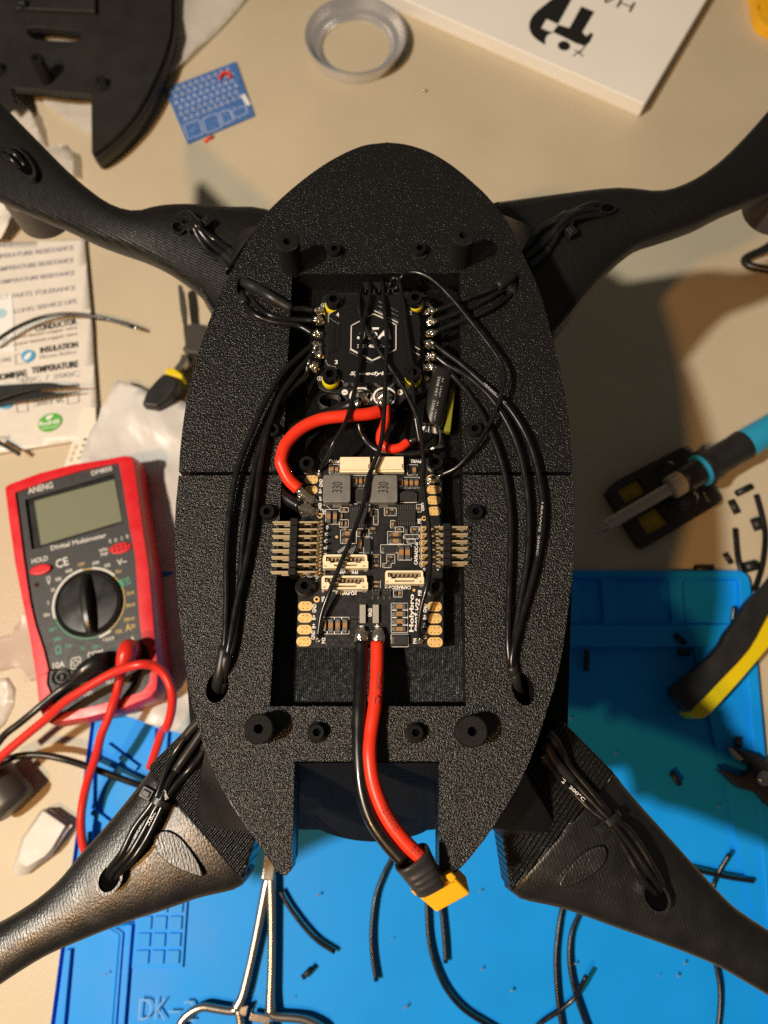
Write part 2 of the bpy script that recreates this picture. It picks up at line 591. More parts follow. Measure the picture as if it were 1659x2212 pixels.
# long recess of the working area
y_top = P(A3(600, 1216), MATZ).y
lft = P(A0(800, 1700), MATZ)
# squares at the left with moulded numbers
g = [A0(890, 1335), A0(1180, 1300), A0(1165, 1665), A0(870, 1655)]
gx = [(0.0, .29), (.36, .64), (.72, 1.0)]
ga, gb = mp(A0(882, 1655)), mp(A0(1165, 1655))
gt = mp(A0(900, 1335))
gw = (gb - ga).length
gdir = (gb - ga).normalized(); gup = Vector((-gdir.y, gdir.x, 0))
gh = gw * .355
for r_ in range(5):
    for (u0, u1) in gx:
        o = ga + gup * (gh * r_)
        q = [o + gdir * (gw * u0), o + gdir * (gw * u1), o + gdir * (gw * u1) + gup * (gh * .8), o + gdir * (gw * u0) + gup * (gh * .8)]
        holes.append(rounded(q, .4, 2))
# slots at the far left
def slot(a, b, wd):
    a, b = mp(a), mp(b)
    d = (b - a).normalized(); n_ = Vector((-d.y, d.x, 0)) * wd / 2
    return [xy([p])[0] for p in (a + n_, b + n_, b - n_, a - n_)]
holes.append(slot(A0(690, 225), A0(890, 375), 3.2))
holes.append(slot(A0(640, 100), A0(625, 330), 2.4))
holes.append(slot(A0(445, 1560), A0(395, 2100), 2.4))
holes.append(slot(A0(850, 1400), A0(795, 2100), 1.6))
holes.append(slot(A0(592, 380), A0(590, 640), 3.0))
holes.append(slot(A0(598, 655), A0(760, 780), 3.0))
holes.append(slot(A0(580, 790), A0(585, 900), 3.4))
holes.append(slot(A0(1000, 120), A0(985, 300), 2.4))
holes.append(slot(A0(1085, 140), A0(1075, 260), 2.0))
prism("base_sheet", [(p[0], p[1]) for p in mat_out], 0, 1.4, M['blue_mat'], mt)
prism("top_sheet", mat_out, 1.404, MATZ, M['blue_mat'], mt, holes, bevel=.35)
gfl = [ga - gdir * 2 - gup * 2, gb + gdir * 2 - gup * 2, gb + gdir * 2 + gup * (gh * 5 + 2), ga - gdir * 2 + gup * (gh * 5 + 2)]
prism("number_panel", [(p.x, p.y) for p in gfl], 1.41, MATZ - 1.3, M['blue_mat'], mt)
rim = MB()
inner = rounded([bl_ + Vector((6, -3, 0)), brr + Vector((-7, -3, 0)), Vector((tr.x - 7 , y_top, 0)), Vector((tl.x + 60, y_top, 0))], [1, 1, 3, 3])
# raised rim along the right and far edges
rim.prism(rounded([brr + Vector((-.8, 0, 0)), tr + Vector((-.8, -.8, 0)), tl + Vector((5, -.8, 0)), tl + Vector((5, -4.6, 0)), tr + Vector((-7.5, -4.6, 0)), brr + Vector((-7.5, 0, 0))], [0, 8, 0, 0, 4, 0]), MATZ - .05, MATZ + 1.5)
pa, pb = P(A3(400, 1070), MATZ), P(A3(1500, 1212), MATZ)
rim.prism(rounded([(pa.x - 160, pb.y), (tr.x - 8.5, pb.y), (tr.x - 8.5, pa.y), (pa.x - 160, pa.y)], 1), MATZ - .05, MATZ + 1.0)
rim.build("raised_rim", M['blue_mat'], mt, bevel=.5)
lr = MB()
def ridge(q, wd, h=.7):
    pts = [P(p, MATZ) for p in q]
    lr.tube([p + Vector((0, 0, 0.05)) for p in pts], wd / 2, 6, smoothpath=False)
ridge([A0(720, 1420), A0(780, 1460), A0(730, 2100)], 1.0)
ridge([A0(740, 1415), A0(850, 1385)], 1.0)
lr.build("moulded_ridge", M['blue_mat'], mt, smooth=True)
mb = MB()
text_add(mb, "DK", P(A0(905, 1950), MATZ + .3), P(A0(1085, 1950), MATZ + .3), 8.6, -0.012)
text_add(mb, "-", P(A0(1100, 1965), MATZ + .3), P(A0(1170, 1965), MATZ + .3), .8, 0)
text_add(mb, "2", P(A0(1195, 1960), MATZ + .3), P(A0(1275, 1960), MATZ + .3), 8.6, -0.012)
mb.build("raised_lettering", mat("blue_raised_letter", (0.03, 0.30, 0.74), 0.4), mt)
mb = MB()
for r_ in range(5):
    for j, (u0, u1) in enumerate(gx):
        o = ga + gup * (gh * (r_ + .4)) + gdir * (gw * (u0 + .05))
        text_add(mb, ["09", "10", "11", "06", "07", "08", "03", "04", "05", "00", "01", "02", "A", "B", "C"][r_ * 3 + j], Vector((o.x, o.y, MATZ - 1.2)), Vector((o.x, o.y, MATZ - 1.2)) + gdir * (gw * .19), gh * .5, -.02)
mb.build("moulded_number", mat("blue_number", (0.02, 0.25, 0.68), 0.4), mt)

desk_frame(False)
# ------------------------------------------------------------------ the drone frame
ZT = 148.0
left_edge = [F2(1310, 0), A5(20-0, -60)] and [
    (836, 307.5), (780, 316), (714, 347), (648, 393.5), (582, 453), (548.6, 500), (496, 593), (460, 672), (426.6, 768), (403, 867), (390, 963), (386.5, 1019)]
left_rear = [(386, 1027.5), (379, 1103), (378, 1186), (382, 1268.6), (390, 1351), (403.5, 1450.5), (413.4, 1516.6), (430, 1576), (443, 1618.7), (469.6, 1681.5), (496, 1728), (530, 1781), (570, 1840), (599, 1883)]
right_edge = [(836, 307.5), (879, 312.5), (929, 329), (978.5, 359), (1028, 400), (1058, 430), (1097, 480), (1117.5, 524), (1141, 571.6), (1165, 629), (1185, 697), (1202, 764.6), (1215.7, 825.6), (1227.6, 900), (1234, 968), (1237.5, 1019)]
right_rear = [(1237.7, 1027.5), (1239, 1110), (1238, 1224), (1232.6, 1275), (1224, 1343), (1214, 1411), (1199, 1478.5), (1186, 1520.6), (1167, 1580.7), (1142, 1648), (1118.8, 1696.5), (1088.7, 1749.7), (1056, 1800.7), (1021, 1846), (996, 1874), (965, 1899)]
def T(q, z=ZT): return P(q, z)
def curve_open(pts): return smooth2(pts, 5, closed=False)
front_l = curve_open([xy([T(q)])[0] for q in left_edge])
front_r = curve_open([xy([T(q)])[0] for q in right_edge])
rear_l = curve_open([xy([T(q)])[0] for q in left_rear])
rear_r = curve_open([xy([T(q)])[0] for q in right_rear])
tray = [(631, 592.5), (993, 590), (1006.8, 1525.5), (583, 1526)]
tq = [xy([T(q)])[0] for q in tray]
def mix(a, b, t): return (a[0] + (b[0] - a[0]) * t, a[1] + (b[1] - a[1]) * t)
seam_y = T((830, 1023))[1]
tl_s = mix(tq[0], tq[3], (tq[0][1] - seam_y) / (tq[0][1] - tq[3][1]))
tr_s = mix(tq[1], tq[2], (tq[1][1] - seam_y) / (tq[1][1] - tq[2][1]))
G = .55
fr = thing("drone_frame", (0, 100, 60), "black sparkling printed drone body with four arms and an open electronics tray", "drone")
wire_slots = {
    'fl': ell(T(F2(722, 1240))[:2], 2.6, 6.6, radians(14), 20),
    'fr': ell(T(F3(590, 1180))[:2], 2.7, 6.6, radians(-20), 20),
    'rl': ell(T((469.5, 1484))[:2], 3.7, 5.2, radians(-12), 20),
    'rr': ell(T((1130, 1489))[:2], 3.6, 5.4, radians(12), 20)}
# the front half is a horseshoe round the tray, the rear half likewise
front = front_l + [(tl_s[0], seam_y + G), tq[0], tq[1], (tr_s[0], seam_y + G)] + front_r[::-1][:-1]
front_z0 = 137.5
prism("front_plate", front, front_z0, ZT, M['print_a'], fr, [wire_slots['fl'], wire_slots['fr']])
notch = [xy([T(q)])[0] for q in [(630, 1879), (636, 1644.7), (948, 1644.7), (948.5, 1893)]]
rear = [(tl_s[0], seam_y - G)] + rear_l + [xy([T((617, 1893))])[0]] + notch + rear_r[::-1] + [(tr_s[0], seam_y - G), tq[2], tq[3]]
prism("rear_plate", rear, front_z0, ZT, M['print_b'], fr, [wire_slots['rl'], wire_slots['rr']])
full = front_l[::-1] and (front_l + rear_l + [xy([T((617, 1893))])[0]] + notch + rear_r[::-1] + front_r[::-1][:-1])
cx_, cy_ = 0, 110
def scaled(poly, s): return [(cx_ + (p[0] - cx_) * s, cy_ + (p[1] - cy_) * s) for p in poly]
low = [p for p in front_l] + rear_l[:-22] + [(-20, -9.6), (20, -9.6)] + rear_r[:-26][::-1] + front_r[::-1][:-1]
prism("tray_floor", low, 134.5, 137.3, M['print_floor'], fr, [wire_slots[k] for k in wire_slots])

# lower hull: fuller at the rear than the plate, ramp under the tail
def hq(q, z): return xy([P(q, z)])[0]
hull_top = scaled(low, .985)
hull_pts = front_l[::4] + rear_l[::4]
vs, fs = [], []
n_ = len(low)
levels = [(134.3, .99, 0), (112, .985, 0), (86, .93, 0), (66, .80, 0)]
for (z, s, _) in levels:
    vs += [(x, y, z) for (x, y) in scaled(low, s)]
for k in range(len(levels) - 1):
    for i in range(n_):
        a, b = k * n_ + i, k * n_ + (i + 1) % n_
        fs.append((a, a + n_, b + n_, b))
fs.append(tuple(range((len(levels) - 1) * n_, len(levels) * n_)))
hull = mesh("hull", vs, fs, M['print_wall'], fr)
# rear shoulders that carry the arm sleeves
sh = [P(q, 106) for q in [(1237, 1040), (1238, 1150), (1231, 1300), (1221.5, 1480), (1221.5, 1745), (1150, 1800), (1060, 1790), (1000, 1500)]]
mesh("rear_shoulder", *hull_geo([p for p in sh] + [Vector((p.x * .96, p.y, 66)) for p in sh]), M['print_wall'], fr)
sh = [P(q, 106) for q in [(387, 1040), (384, 1150), (392, 1300), (404, 1420), (410, 1500), (411, 1570), (450, 1690), (560, 1790), (660, 1500)]]
mesh("rear_shoulder", *hull_geo([p for p in sh] + [Vector((p.x * .96, p.y, 66)) for p in sh]), M['print_wall'], fr)
# sheen wedges between the plate rim and the sleeves
mesh("fillet", *hull_geo([P((444, 1622), 134), P((470, 1684), 134), P((500, 1738), 134), P((540, 1797), 134), P((436, 1650), 118), P((417, 1777), 112), P((535, 1797), 110), P((470, 1640), 100), P((560, 1760), 100)]), M['print_arm'], fr)
mesh("fillet", *hull_geo([P((1130, 1670), 134), P((1100, 1725), 134), P((1060, 1790), 134), P((1212, 1800), 111), P((1100, 1812), 110), P((1060, 1700), 100), P((1180, 1700), 100)]), M['print_arm'], fr)
mesh("fillet", *hull_geo([F_ for F_ in [P(F2(870, 520), 134), P(F2(640, 830), 134), P(F2(560, 960), 134), P(F2(640, 610), 113), P(F2(700, 560), 118), P(F2(560, 760), 112), P((560, 560), 100), P((600, 480), 100)]]), M['print_arm'], fr)
mesh("fillet", *hull_geo([P(F3(440, 380), 134), P(F3(560, 560), 134), P(F3(700, 800), 134), P(F3(860, 540), 113), P(F3(800, 700), 111), P(F3(600, 480), 118), P((1080, 560), 100), P((1060, 480), 100)]), M['print_arm'], fr)
# tail ramp with its rounded lower lip
rv, rf = [], []
ya = P((790, 1645), 147).y
cols_ = 24
for i in range(cols_ + 1):
    t = i / cols_
    x = -30.2 + 49.2 * t
    dip = 1790 + 26 * (sin(pi * min(max((t - .18) / .74, 0), 1)) ** .7)
    q = P((640 + 308 * t, dip), 62)
    for (s, zz) in ((0, 147.2), (.3, 122), (.62, 95), (.86, 74), (1, 62)):
        rv.append((x + (q.x - x) * s, ya - .4 + (q.y - ya) * s, zz))
for i in range(cols_):
    for j in range(4):
        a = i * 5 + j
        rf.append((a, a + 1, a + 6, a + 5))
b0 = len(rv)
rv += [(v[0], v[1] + 3, v[2]) for v in rv]
rf += [(a + b0, d + b0, c + b0, b + b0) for (a, b, c, d) in rf[:cols_ * 4]]
for i in range(cols_):
    a, b = i * 5 + 4, i * 5 + 9
    rf.append((a, a + b0, b + b0, b))
mesh("tail_ramp", rv, rf, mat("black_print_ramp", (0.008, 0.0078, 0.0075), 0.65, spec=0.06, bump=[('wave', 1.6, 0.2, ONE, radians(90)), ('noise', 1.0, 0.25, (3, 1, 1), 0)]), fr)
# fins either side of the notch reach down to the sleeves
for q in ([(630, 1879), (617, 1893), (599, 1883), (560, 1826), (636, 1700)], [(948.5, 1893), (965, 1899), (996, 1874), (1021, 1846), (948, 1700)]):
    top = [P(p, 137.2) for p in q]
    mesh("tail_fin", *hull_geo(top + [Vector((p.x * .985, p.y + 2.5, 124)) for p in top]), M['print_wall'], fr)

# standoffs, bosses and screws of the plate
def standoff(q, z1, r=4.5, rh=1.5, z0=ZT - 1):
    c = P(q, z1)
    o = lathe("standoff", (c.x, c.y, z0), [(r * 1.06, 0), (r, .8), (r, z1 - z0 - .4), (r - .4, z1 - z0), (rh, z1 - z0), (rh, z1 - z0 - 5), (0, z1 - z0 - 5)], M['print_wall'], fr, 28)
    edge_smooth(o, 40)
    return o
standoff(F2(1190, 690), ZT + 15.5, 4.4)
standoff((1000.5, 508), ZT + 15.5, 4.4)
standoff((558, 1574.5), ZT + 8.5, 4.7)
standoff((1020, 1580), ZT + 8.5, 5.0)
def hexscrew(c, r, h, parent, axis=None, rh=.52):
    """socket head screw: knurled head with a six-sided recess"""
    m = MB()
    n = 24
    c = Vector(c)
    prof = [(r, 0), (r, h * .86), (r * .9, h), (r * rh * 1.12, h)]
    m.add(*lathe_geo(c, prof, n, axis), 0)
    hexa = [(c.x + r * rh * cos(pi / 3 * k), c.y + r * rh * sin(pi / 3 * k)) for k in range(6)]
    ring = [(c.x + r * rh * 1.12 * cos(2 * pi * k / n), c.y + r * rh * 1.12 * sin(2 * pi * k / n)) for k in range(n)]
    m.prism(ring, c.z + h - .05, c.z + h, [hexa], 0)
    m.add([(x, y, c.z + h - .03) for (x, y) in hexa] + [(x, y, c.z + h * .35) for (x, y) in hexa], [(i, (i + 1) % 6, 6 + (i + 1) % 6, 6 + i) for i in range(6)] + [(6, 7, 8, 9, 10, 11)], 1)
    o = m.build("screw", [M['screw'], M['hole']], parent)
    edge_smooth(o, 40)
    return o
def boss_screw(q, z=ZT, r=2.6):
    c = P(q, z + 3)
    lathe("boss", (c.x, c.y, z - .6), [(r * 1.35, 0), (r * 1.3, 1.4), (r * 1.05, 1.6), (0, 1.6)], M['print_wall'], fr, 24)
    hexscrew((c.x, c.y, z + .9), r, 2.4, fr)
for q in (A5(525, 132), A5(1083, 128), (684, 1582), (898, 1583)): boss_screw(q)
for q in ((588, 928), (1026, 926), (577, 1105), (1028, 1105)): boss_screw(q, 147.4, 2.7)

# arms: lofted between the two traced edges
def resample(pts, n):
    d = [0]
    for i in range(1, len(pts)): d.append(d[-1] + hypot(pts[i][0] - pts[i - 1][0], pts[i][1] - pts[i - 1][1]))
    out = []
    for k in range(n):
        s = d[-1] * k / (n - 1)
        j = 1
        while j < len(d) - 1 and d[j] < s: j += 1
        t = (s - d[j - 1]) / max(d[j] - d[j - 1], 1e-6)
        out.append(tuple(pts[j - 1][i] + (pts[j][i] - pts[j - 1][i]) * t for i in range(len(pts[0]))))
    return out
def arm(A, B, z0, z1, crown, depth, mt_, n=34, ring=28, ext=None):
    A = smooth2(A, 4, False); B = smooth2(B, 4, False)
    A, B = resample(A, n), resample(B, n)
    vs, fs = [], []
    for i in range(n):
        t = i / (n - 1)
        z = z0 + (z1 - z0) * t
        a, b = P(A[i], z), P(B[i], z)
        mid, hw = (a + b) / 2, (a - b) / 2
        wd = hw.length
        cr = min(crown * (1 - .25 * t), wd * .85)
        dp = min(depth, wd * 1.1) * (1 - .15 * t)
        for k in range(ring):
            f = 2 * pi * k / ring
            s, c = sin(f), cos(f)
            ss = abs(s) ** .8 * (1 if s >= 0 else -1)
            vs.append(mid + hw * c + Vector((0, 0, ss * (cr if s > 0 else dp))))
    for i in range(n - 1):
        for k in range(ring):
            a, b = i * ring + k, i * ring + (k + 1) % ring
            fs.append((a, b, b + ring, a + ring))
    fs.append(tuple(range(ring))[::-1]); fs.append(tuple(range((n - 1) * ring, n * ring)))
    # outward orientation
    bm = bmesh.new()
    vv = [bm.verts.new(v) for v in vs]
    for f in fs: bm.faces.new([vv[i] for i in f])
    bmesh.ops.recalc_face_normals(bm, faces=bm.faces[:])
    bm.verts.index_update()
    fs = [tuple(v.index for v in f.verts) for f in bm.faces]
    bm.free()
    o = mesh("arm", vs, fs, mt_, fr, True)
    return o
AF = {}
arm([(640, 475), (560, 453), (500, 452), (410, 446), (347, 451), (298, 463), (248, 451), (198, 417), (149, 374), (93, 317), (33, 255), (-30, 185)],
    [(505, 740), (474, 690), (461, 674), (427, 632.6), (384, 599.5), (347, 576), (307, 556), (251, 537), (200, 519), (145, 494), (80, 468), (-20, 425)], 108, 100, 9, 13, M['print_arm_front'])
arm([(1015, 465), (1060, 445), (1097, 438.5), (1199, 425), (1307, 412.5), (1361, 414), (1412, 420), (1453, 413), (1503.6, 389), (1554, 352), (1605, 301), (1659, 240), (1720, 170)],
    [(1150, 745), (1185, 722), (1195, 715), (1248, 662), (1287.5, 615.6), (1334, 568), (1378, 534), (1419, 519), (1503.6, 490), (1560, 462), (1632, 434), (1690, 405), (1760, 360)], 108, 100, 9, 13, M['print_arm_front'])
arm([(330, 1655), (322, 1668), (281, 1721), (231.5, 1781), (178.6, 1840), (132, 1896.6), (83, 1939.6), (33, 1972.6), (0, 1991), (-60, 2018)],
    [(548, 1880), (522.5, 1913), (489.5, 1926), (430, 1939.6), (364, 1962.7), (264.6, 1995.8), (165, 2035.5), (99, 2065), (33, 2105), (-40, 2155)], 107, 98, 7.5, 13, M['print_arm'])
arm([(1310, 1655), (1331, 1675), (1348, 1698.6), (1395, 1752.8), (1453, 1817), (1513.8, 1884.8), (1571, 1945.8), (1605, 1973), (1659, 2008.5), (1730, 2050)],
    [(1090, 1915), (1107, 1929), (1131, 1944), (1216, 1962.8), (1334, 2005), (1436, 2040.6), (1537.5, 2081), (1605, 2118.6), (1659, 2150.8), (1720, 2190)], 107, 98, 7.5, 13, M['print_arm'])
# ribbed sleeves
def sleeve(q, z1, z0):
    top = [xy([P(p, z1)])[0] for p in q]
    return prism("arm_sleeve", top, z0, z1, M['print_rib'], fr, bevel=1.2)
sleeve([(317, 1658), (425, 1550), (575, 1735), (523, 1908)], 115.5, 92)
sleeve([(1332, 1673), (1215, 1555), (1075, 1740), (1105, 1930)], 115.5, 92)
sleeve([(424, 612), (470, 690), (590, 560), (575, 500), (535, 505)], 111, 94)
sleeve([(1062, 437), (1080, 432), (1250, 653), (1197, 716), (1080, 640)], 111, 94)
# raised pads moulded into the rear arms
def arm_pad(q, z):
    pts = smooth2([xy([P(p, z)])[0] for p in q], 4)
    prism("arm_pad", pts, z - 6, z, M['print_arm'], fr, bevel=.8)
arm_pad([A0(1000, 830), A0(1070, 780), A0(1160, 810), A0(1240, 900), A0(1300, 1000), A0(1325, 1080), A0(1260, 1070), A0(1120, 1010), A0(1030, 930)], 114.3)
arm_pad([A7(330, 1090), A7(420, 960), A7(520, 880), A7(610, 860), A7(635, 920), A7(600, 1000), A7(480, 1090), A7(360, 1130)], 114.3)
# cable holes where the bundles dive into the arms, depth painted as a black disc
def cable_hole(q, z, a, b, rot):
    c = P(q, z)
    m = MB()
    pts = ell(c[:2], a, b, rot, 20)
    pin_ = ell(c[:2], a * .8, b * .8, rot, 20)
    m.prism(pts, z - 5, z + .25, [pin_], 0)
    m.prism(pin_, z - 5, z - .6, m=1)
    m.build("cable_hole", [M['print_arm'], M['hole']], fr)
cable_hole(A0(715, 1095), 114.2, 4.4, 5.6, radians(-25))
cable_hole(A7(945, 1190), 114.2, 4.6, 5.8, radians(35))
cable_hole(F2(5, 540), 116, 2.8, 3.6, radians(40))
cable_hole(F3(1640, 330), 116, 4.2, 2.8, radians(10))
cable_hole((46, 350), 112, 4.0, 12, radians(38))
# motor cans hanging below the arm ends
for (q, z, r) in (((58, 400), 90, 15), ((1712, 392), 92, 15)):
    c = P(q, z)
    o = lathe("motor_can", (c.x, c.y, z - 24), [(0, 0), (r - 1.5, 0), (r, 1.5), (r, 23), (r - 2, 24), (0, 24)], M['grey_can'], fr, 32)
    edge_smooth(o, 40)
# ------------------------------------------------------------------ the four-in-one speed controller
E8 = K(1200, 1130, 550)
ZE = 146.0
c0 = P(E8(810, 650), ZE)
esc = thing("speed_controller", (c0.x, c0.y, ZE - 8), "square black speed controller with a hexagon cover, seated in the front of the tray", "circuit board")
def pl(K_, pts, z): return [xy([P(K_(*q), z)])[0] for q in pts]
pcb_out = [(190, 185), (210, 118), (285, 72), (400, 66), (1250, 56), (1390, 66), (1462, 105), (1490, 190), (1425, 262), (1420, 980), (1482, 1075), (1485, 1180), (1440, 1235), (1255, 1275), (1195, 1320), (1130, 1392), (560, 1392), (500, 1338), (430, 1268), (235, 1238), (168, 1190), (145, 1110), (190, 1028), (232, 975), (240, 268)]
prism("board", pl(E8, pcb_out, ZE), ZE - 1.6, ZE, M['pcb'], esc, bevel=.15)
ZC = ZE + 4.6
cov = [(490, 92), (1185, 92), (1205, 200), (1255, 270), (1340, 300), (1372, 400), (1372, 850), (1315, 925), (1200, 955), (1188, 1085), (1150, 1135), (460, 1135), (415, 1100), (405, 1000), (350, 948), (282, 930), (252, 880), (268, 780), (282, 690), (280, 420), (280, 340), (308, 308), (400, 255), (452, 185), (462, 108)]
cov_w = rounded([P(E8(*q), ZC) for q in cov], .35, 3)
prism("heatsink_cover", cov_w, ZE + .4, ZC, [M['cover']], esc, bevel=.45)
# pale strips: rim highlights painted in, and the hexagon's raised lines
m = MB()
def rib(pts, z, wd, close=False, h=.25, K_=E8):
    q = [P(K_(*p), z) for p in pts]
    if close: q = q + [q[0]]
    for a, b in zip(q, q[1:]):
        d = (b - a); L = d.length
        if L < 1e-6: continue
        m.box((a + b) / 2 + Vector((0, 0, h / 2)), (L + wd * .6, wd, h), atan2(d.y, d.x))
rib([(410, 1098), (458, 1137), (1150, 1137)], ZC - .85, .34, h=.3)
rib([(255, 880), (282, 932), (350, 952)], ZC - .8, .42, h=.3)
rib([(1345, 870), (1315, 930)], ZC - .6, .28, h=.3)
rib([(282, 420), (282, 338), (308, 306)], ZC - .5, .22, h=.3)
rib([(545, 740), (645, 795)], ZC, .55)
rib([(695, 820), (803, 875), (915, 825)], ZC, .55)
rib([(548, 730), (553, 462), (668, 402)], ZC, .34)
rib([(745, 358), (822, 322), (940, 375)], ZC, .34)
rib([(1000, 405), (1083, 450), (1083, 745), (1000, 785)], ZC, .34)
rib([(830, 285), (935, 335)], ZC, .26); rib([(990, 365), (1105, 425)], ZC, .26)
rib([(1300, 705), (1365, 745)], ZC, .14); rib([(1280, 765), (1365, 810)], ZC, .14)
m.build("ridge_highlight", M['edge'], esc)
m = MB()
for k in range(4):
    rib([(500 + 8 * k, 210 + 62 * k), (610, 150 + 62 * k), (690, 200 + 62 * k - 40)], ZC, .35, h=.3)
    rib([(880, 170 + 55 * k), (990, 230 + 55 * k), (1110, 290 + 55 * k)], ZC, .35, h=.3)
rib([(285, 360), (415, 440), (415, 700), (370, 760), (280, 800)], ZC, .4, h=.3)
rib([(285, 420), (350, 480), (350, 730), (275, 790)], ZC, .3, h=.3)
rib([(530, 770), (800, 910), (1090, 770)], ZC, .3, h=.2)
m.build("cover_groove", M['cover'], esc, bevel=.08)
m = MB()
def tx(s, K_, a, b, h, z, **k): text_add(m, s, P(K_(*a), z), P(K_(*b), z), h, **k)
za = ZC + .03
tx("55A", E8, (620, 550), (1030, 550), 5.1, za, bold=.02, shear=.25)
tx("3-8S 4in1 8-bit", E8, (622, 702), (1016, 700), 1.45, za, bold=.02)
tx("SpeedyBee", E8, (535, 1032), (1100, 1028), 1.9, za, bold=.02, shear=.2)
for s, x, y in (("4", 390, 328), ("2", 1252, 306), ("3", 374, 892), ("1", 1262, 880)):
    tx(s, E8, (x - 17, y), (x + 17, y), 1.75, za, bold=.02)
z0_ = ZE + .03
for s, x, y in (("4", 220, 218), ("2", 1460, 202), ("3", 175, 1086), ("1", 1447, 1080)):
    tx(s, E8, (x - 10, y), (x + 10, y), 1.0, z0_, bold=.02)
    c = P(E8(x, y), z0_)
    m.prism(ell(c, .92, .92, 0, 18), z0_ - .02, z0_, [ell(c, .78, .78, 0, 18)])
for s, x, y in (("-", 475, 1250), ("+", 1130, 1250)):
    c = P(E8(x, y), z0_)
    m.prism(ell(c, 1.15, 1.15, 0, 20), z0_ - .02, z0_)
for x in (668, 948):
    c = P(E8(x, 1300), z0_)
    m.prism(ell(c, 4.4, 3.9, 0, 26), z0_ - .02, z0_, [ell(c, 3.7, 3.2, 0, 26)])
m.build("lettering", M['white'], esc)
m = MB()
for x, pm in ((475, 0), (1130, 1)):
    c = P(E8(x, 1250), z0_ + .03)
    m.box(c, (1.3, .28, .02))
    if pm: m.box(c, (.28, 1.3, .02))
m.build("lettering", M['ink'], esc)
# screws on yellow rubber grommets
def esc_screw(x, y):
    c = P(E8(x, y), ZC + 3.2)
    o = lathe("grommet", (c.x, c.y, ZE - 2.4), [(0, 0), (2.9, 0), (3.1, .8), (2.6, 1.6), (2.6, 2.4), (3.2, 3.4), (3.35, 4.4), (3.35, 6.2), (3.0, 6.7), (0, 6.7)], M['yellow_rubber'], esc, 28)
    edge_smooth(o, 50)
    hexscrew((c.x, c.y, ZC - .4), 2.95, 3.6, esc, rh=.56)
for q in ((338, 138), (1312, 120), (298, 1028), (1288, 1008)): esc_screw(*q)
# solder joints of the twelve motor pads
joints = {'fl1': (190, 285), 'fl2': (180, 405), 'fl3': (172, 560), 'rl1': (165, 700), 'rl2': (175, 800), 'rl3': (120, 940),
          'fr1': (1475, 285), 'fr2': (1492, 410), 'fr3': (1480, 545), 'rr1': (1455, 685), 'rr2': (1475, 830), 'rr3': (1455, 955)}
for i, (k, q) in enumerate(joints.items()):
    c = P(E8(*q), ZE + 1)
    pad = box("solder_pad", (c.x, c.y, ZE + .06), (3.0, 2.2, .1), M['gold'], esc)
    sgn = -1 if k[1] == 'l' else 1
    blob("solder_joint", (c.x + sgn * .2, c.y, ZE + .95), 1.25 + .3 * ((i * 7) % 4) / 3, M['solder'], esc, (1.25, .95, .95), radians(18 + 23 * (i % 3)) * sgn * (-1 if k[0] == 'r' else 1), 1.0, i, 3)
    blob("solder_joint", (c.x + sgn * 1.5, c.y + (.1 if k[0] == 'f' else -.6), ZE + 1.35), 1.0, M['solder'], esc, (1.6, .75, .8), radians(30) * sgn * (-1 if k[0] == 'r' else .3), .9, i + 40, 3)
for i, x in enumerate((670, 945)):
    c = P(E8(x, 1310), ZE + 1.5)
    blob("solder_joint", (c.x, c.y, ZE + 1.0), 3.1, M['solder'], esc, (1, .9, .75), 0, .5, 60 + i, sub=3)
    c = P(E8(x - 40 + i * 10, 1370), ZE + 2)
    blob("solder_joint", (c.x, c.y, ZE + 1.5), 1.9, M['solder'], esc, (.8, 1.1, .8), 0, .6, 70 + i)
# signal plug on the far edge
c = P(E8(880, 62), ZE)
m = MB()
for k in range(7):
    m.box((c.x - 5.4 + k * 1.8, c.y + .5, ZE + .5), (.45, 2.2, .45))
m.build("plug_contact", M['tin'], esc)
box("signal_plug", (c.x, c.y + 2.4, ZE - .8), (13, 3.4, 3.6), M['black'], esc, bevel=.3)
# vibration coil spring by the near left corner
m = MB()
c = P(E8(300, 1370), 141)
for k in range(6):
    q = [(c.x + 4.2 * cos(a), c.y + 3.0 * sin(a), 138.5 + k * .9) for a in [2 * pi * j / 20 for j in range(21)]]
    m.tube(q, .36, 6, smoothpath=False)
m.build("coiled_lead", M['sleeve'], esc, smooth=True)

# ------------------------------------------------------------------ capacitor by the controller
ca, cb = P(A5(1225, 985), 146), P(A5(1160, 1290), 143)
cp = thing("capacitor", (cb.x, cb.y, 138), "black cylindrical capacitor lying beside the speed controller", "capacitor")
d = (cb - ca).normalized()
L = (cb - ca).length
o = lathe("can", ca - d * 3, [(0, 0), (3.7, 0), (4.1, .5), (4.1, L + 2.2), (3.7, L + 3), (3.3, L + 2.7), (0, L + 2.7)], M['sleeve'], cp, 28, axis=d)
edge_smooth(o, 40)
side = Vector((-d.y, d.x, 0)).normalized()
for k, (s, off) in enumerate((("250B PET", .9), ("AL 150C", -.4), ("250B PET", .9), ("AL 150C", -.4))):
    a = ca + d * (1 + (k // 2) * L * .5) + side * -off + Vector((0, 0, 4.12))
    m = MB()
    text_add(m, s, a, a + d * L * .42, .9, bold=0)
    m.build("lettering", M['grey_ink'], cp)
ka, kb = P(A5(1300, 1000), 142), P(A5(1262, 1330), 142)
kp = (ka + kb) / 2
d2 = kb - ka
box("insulating_sleeve", (kp.x, kp.y, 141.2), (d2.length, 2.6, 3.2), M['kapton'], cp, atan2(d2.y, d2.x), bevel=.6)
tube("lead_wire", [P(A5(1128, 1285), 142), P(A5(1110, 1330), 143), P(A5(1085, 1358), 144), P(A5(1030, 1378), 144.5)], .35, M['tin'], cp, 6)
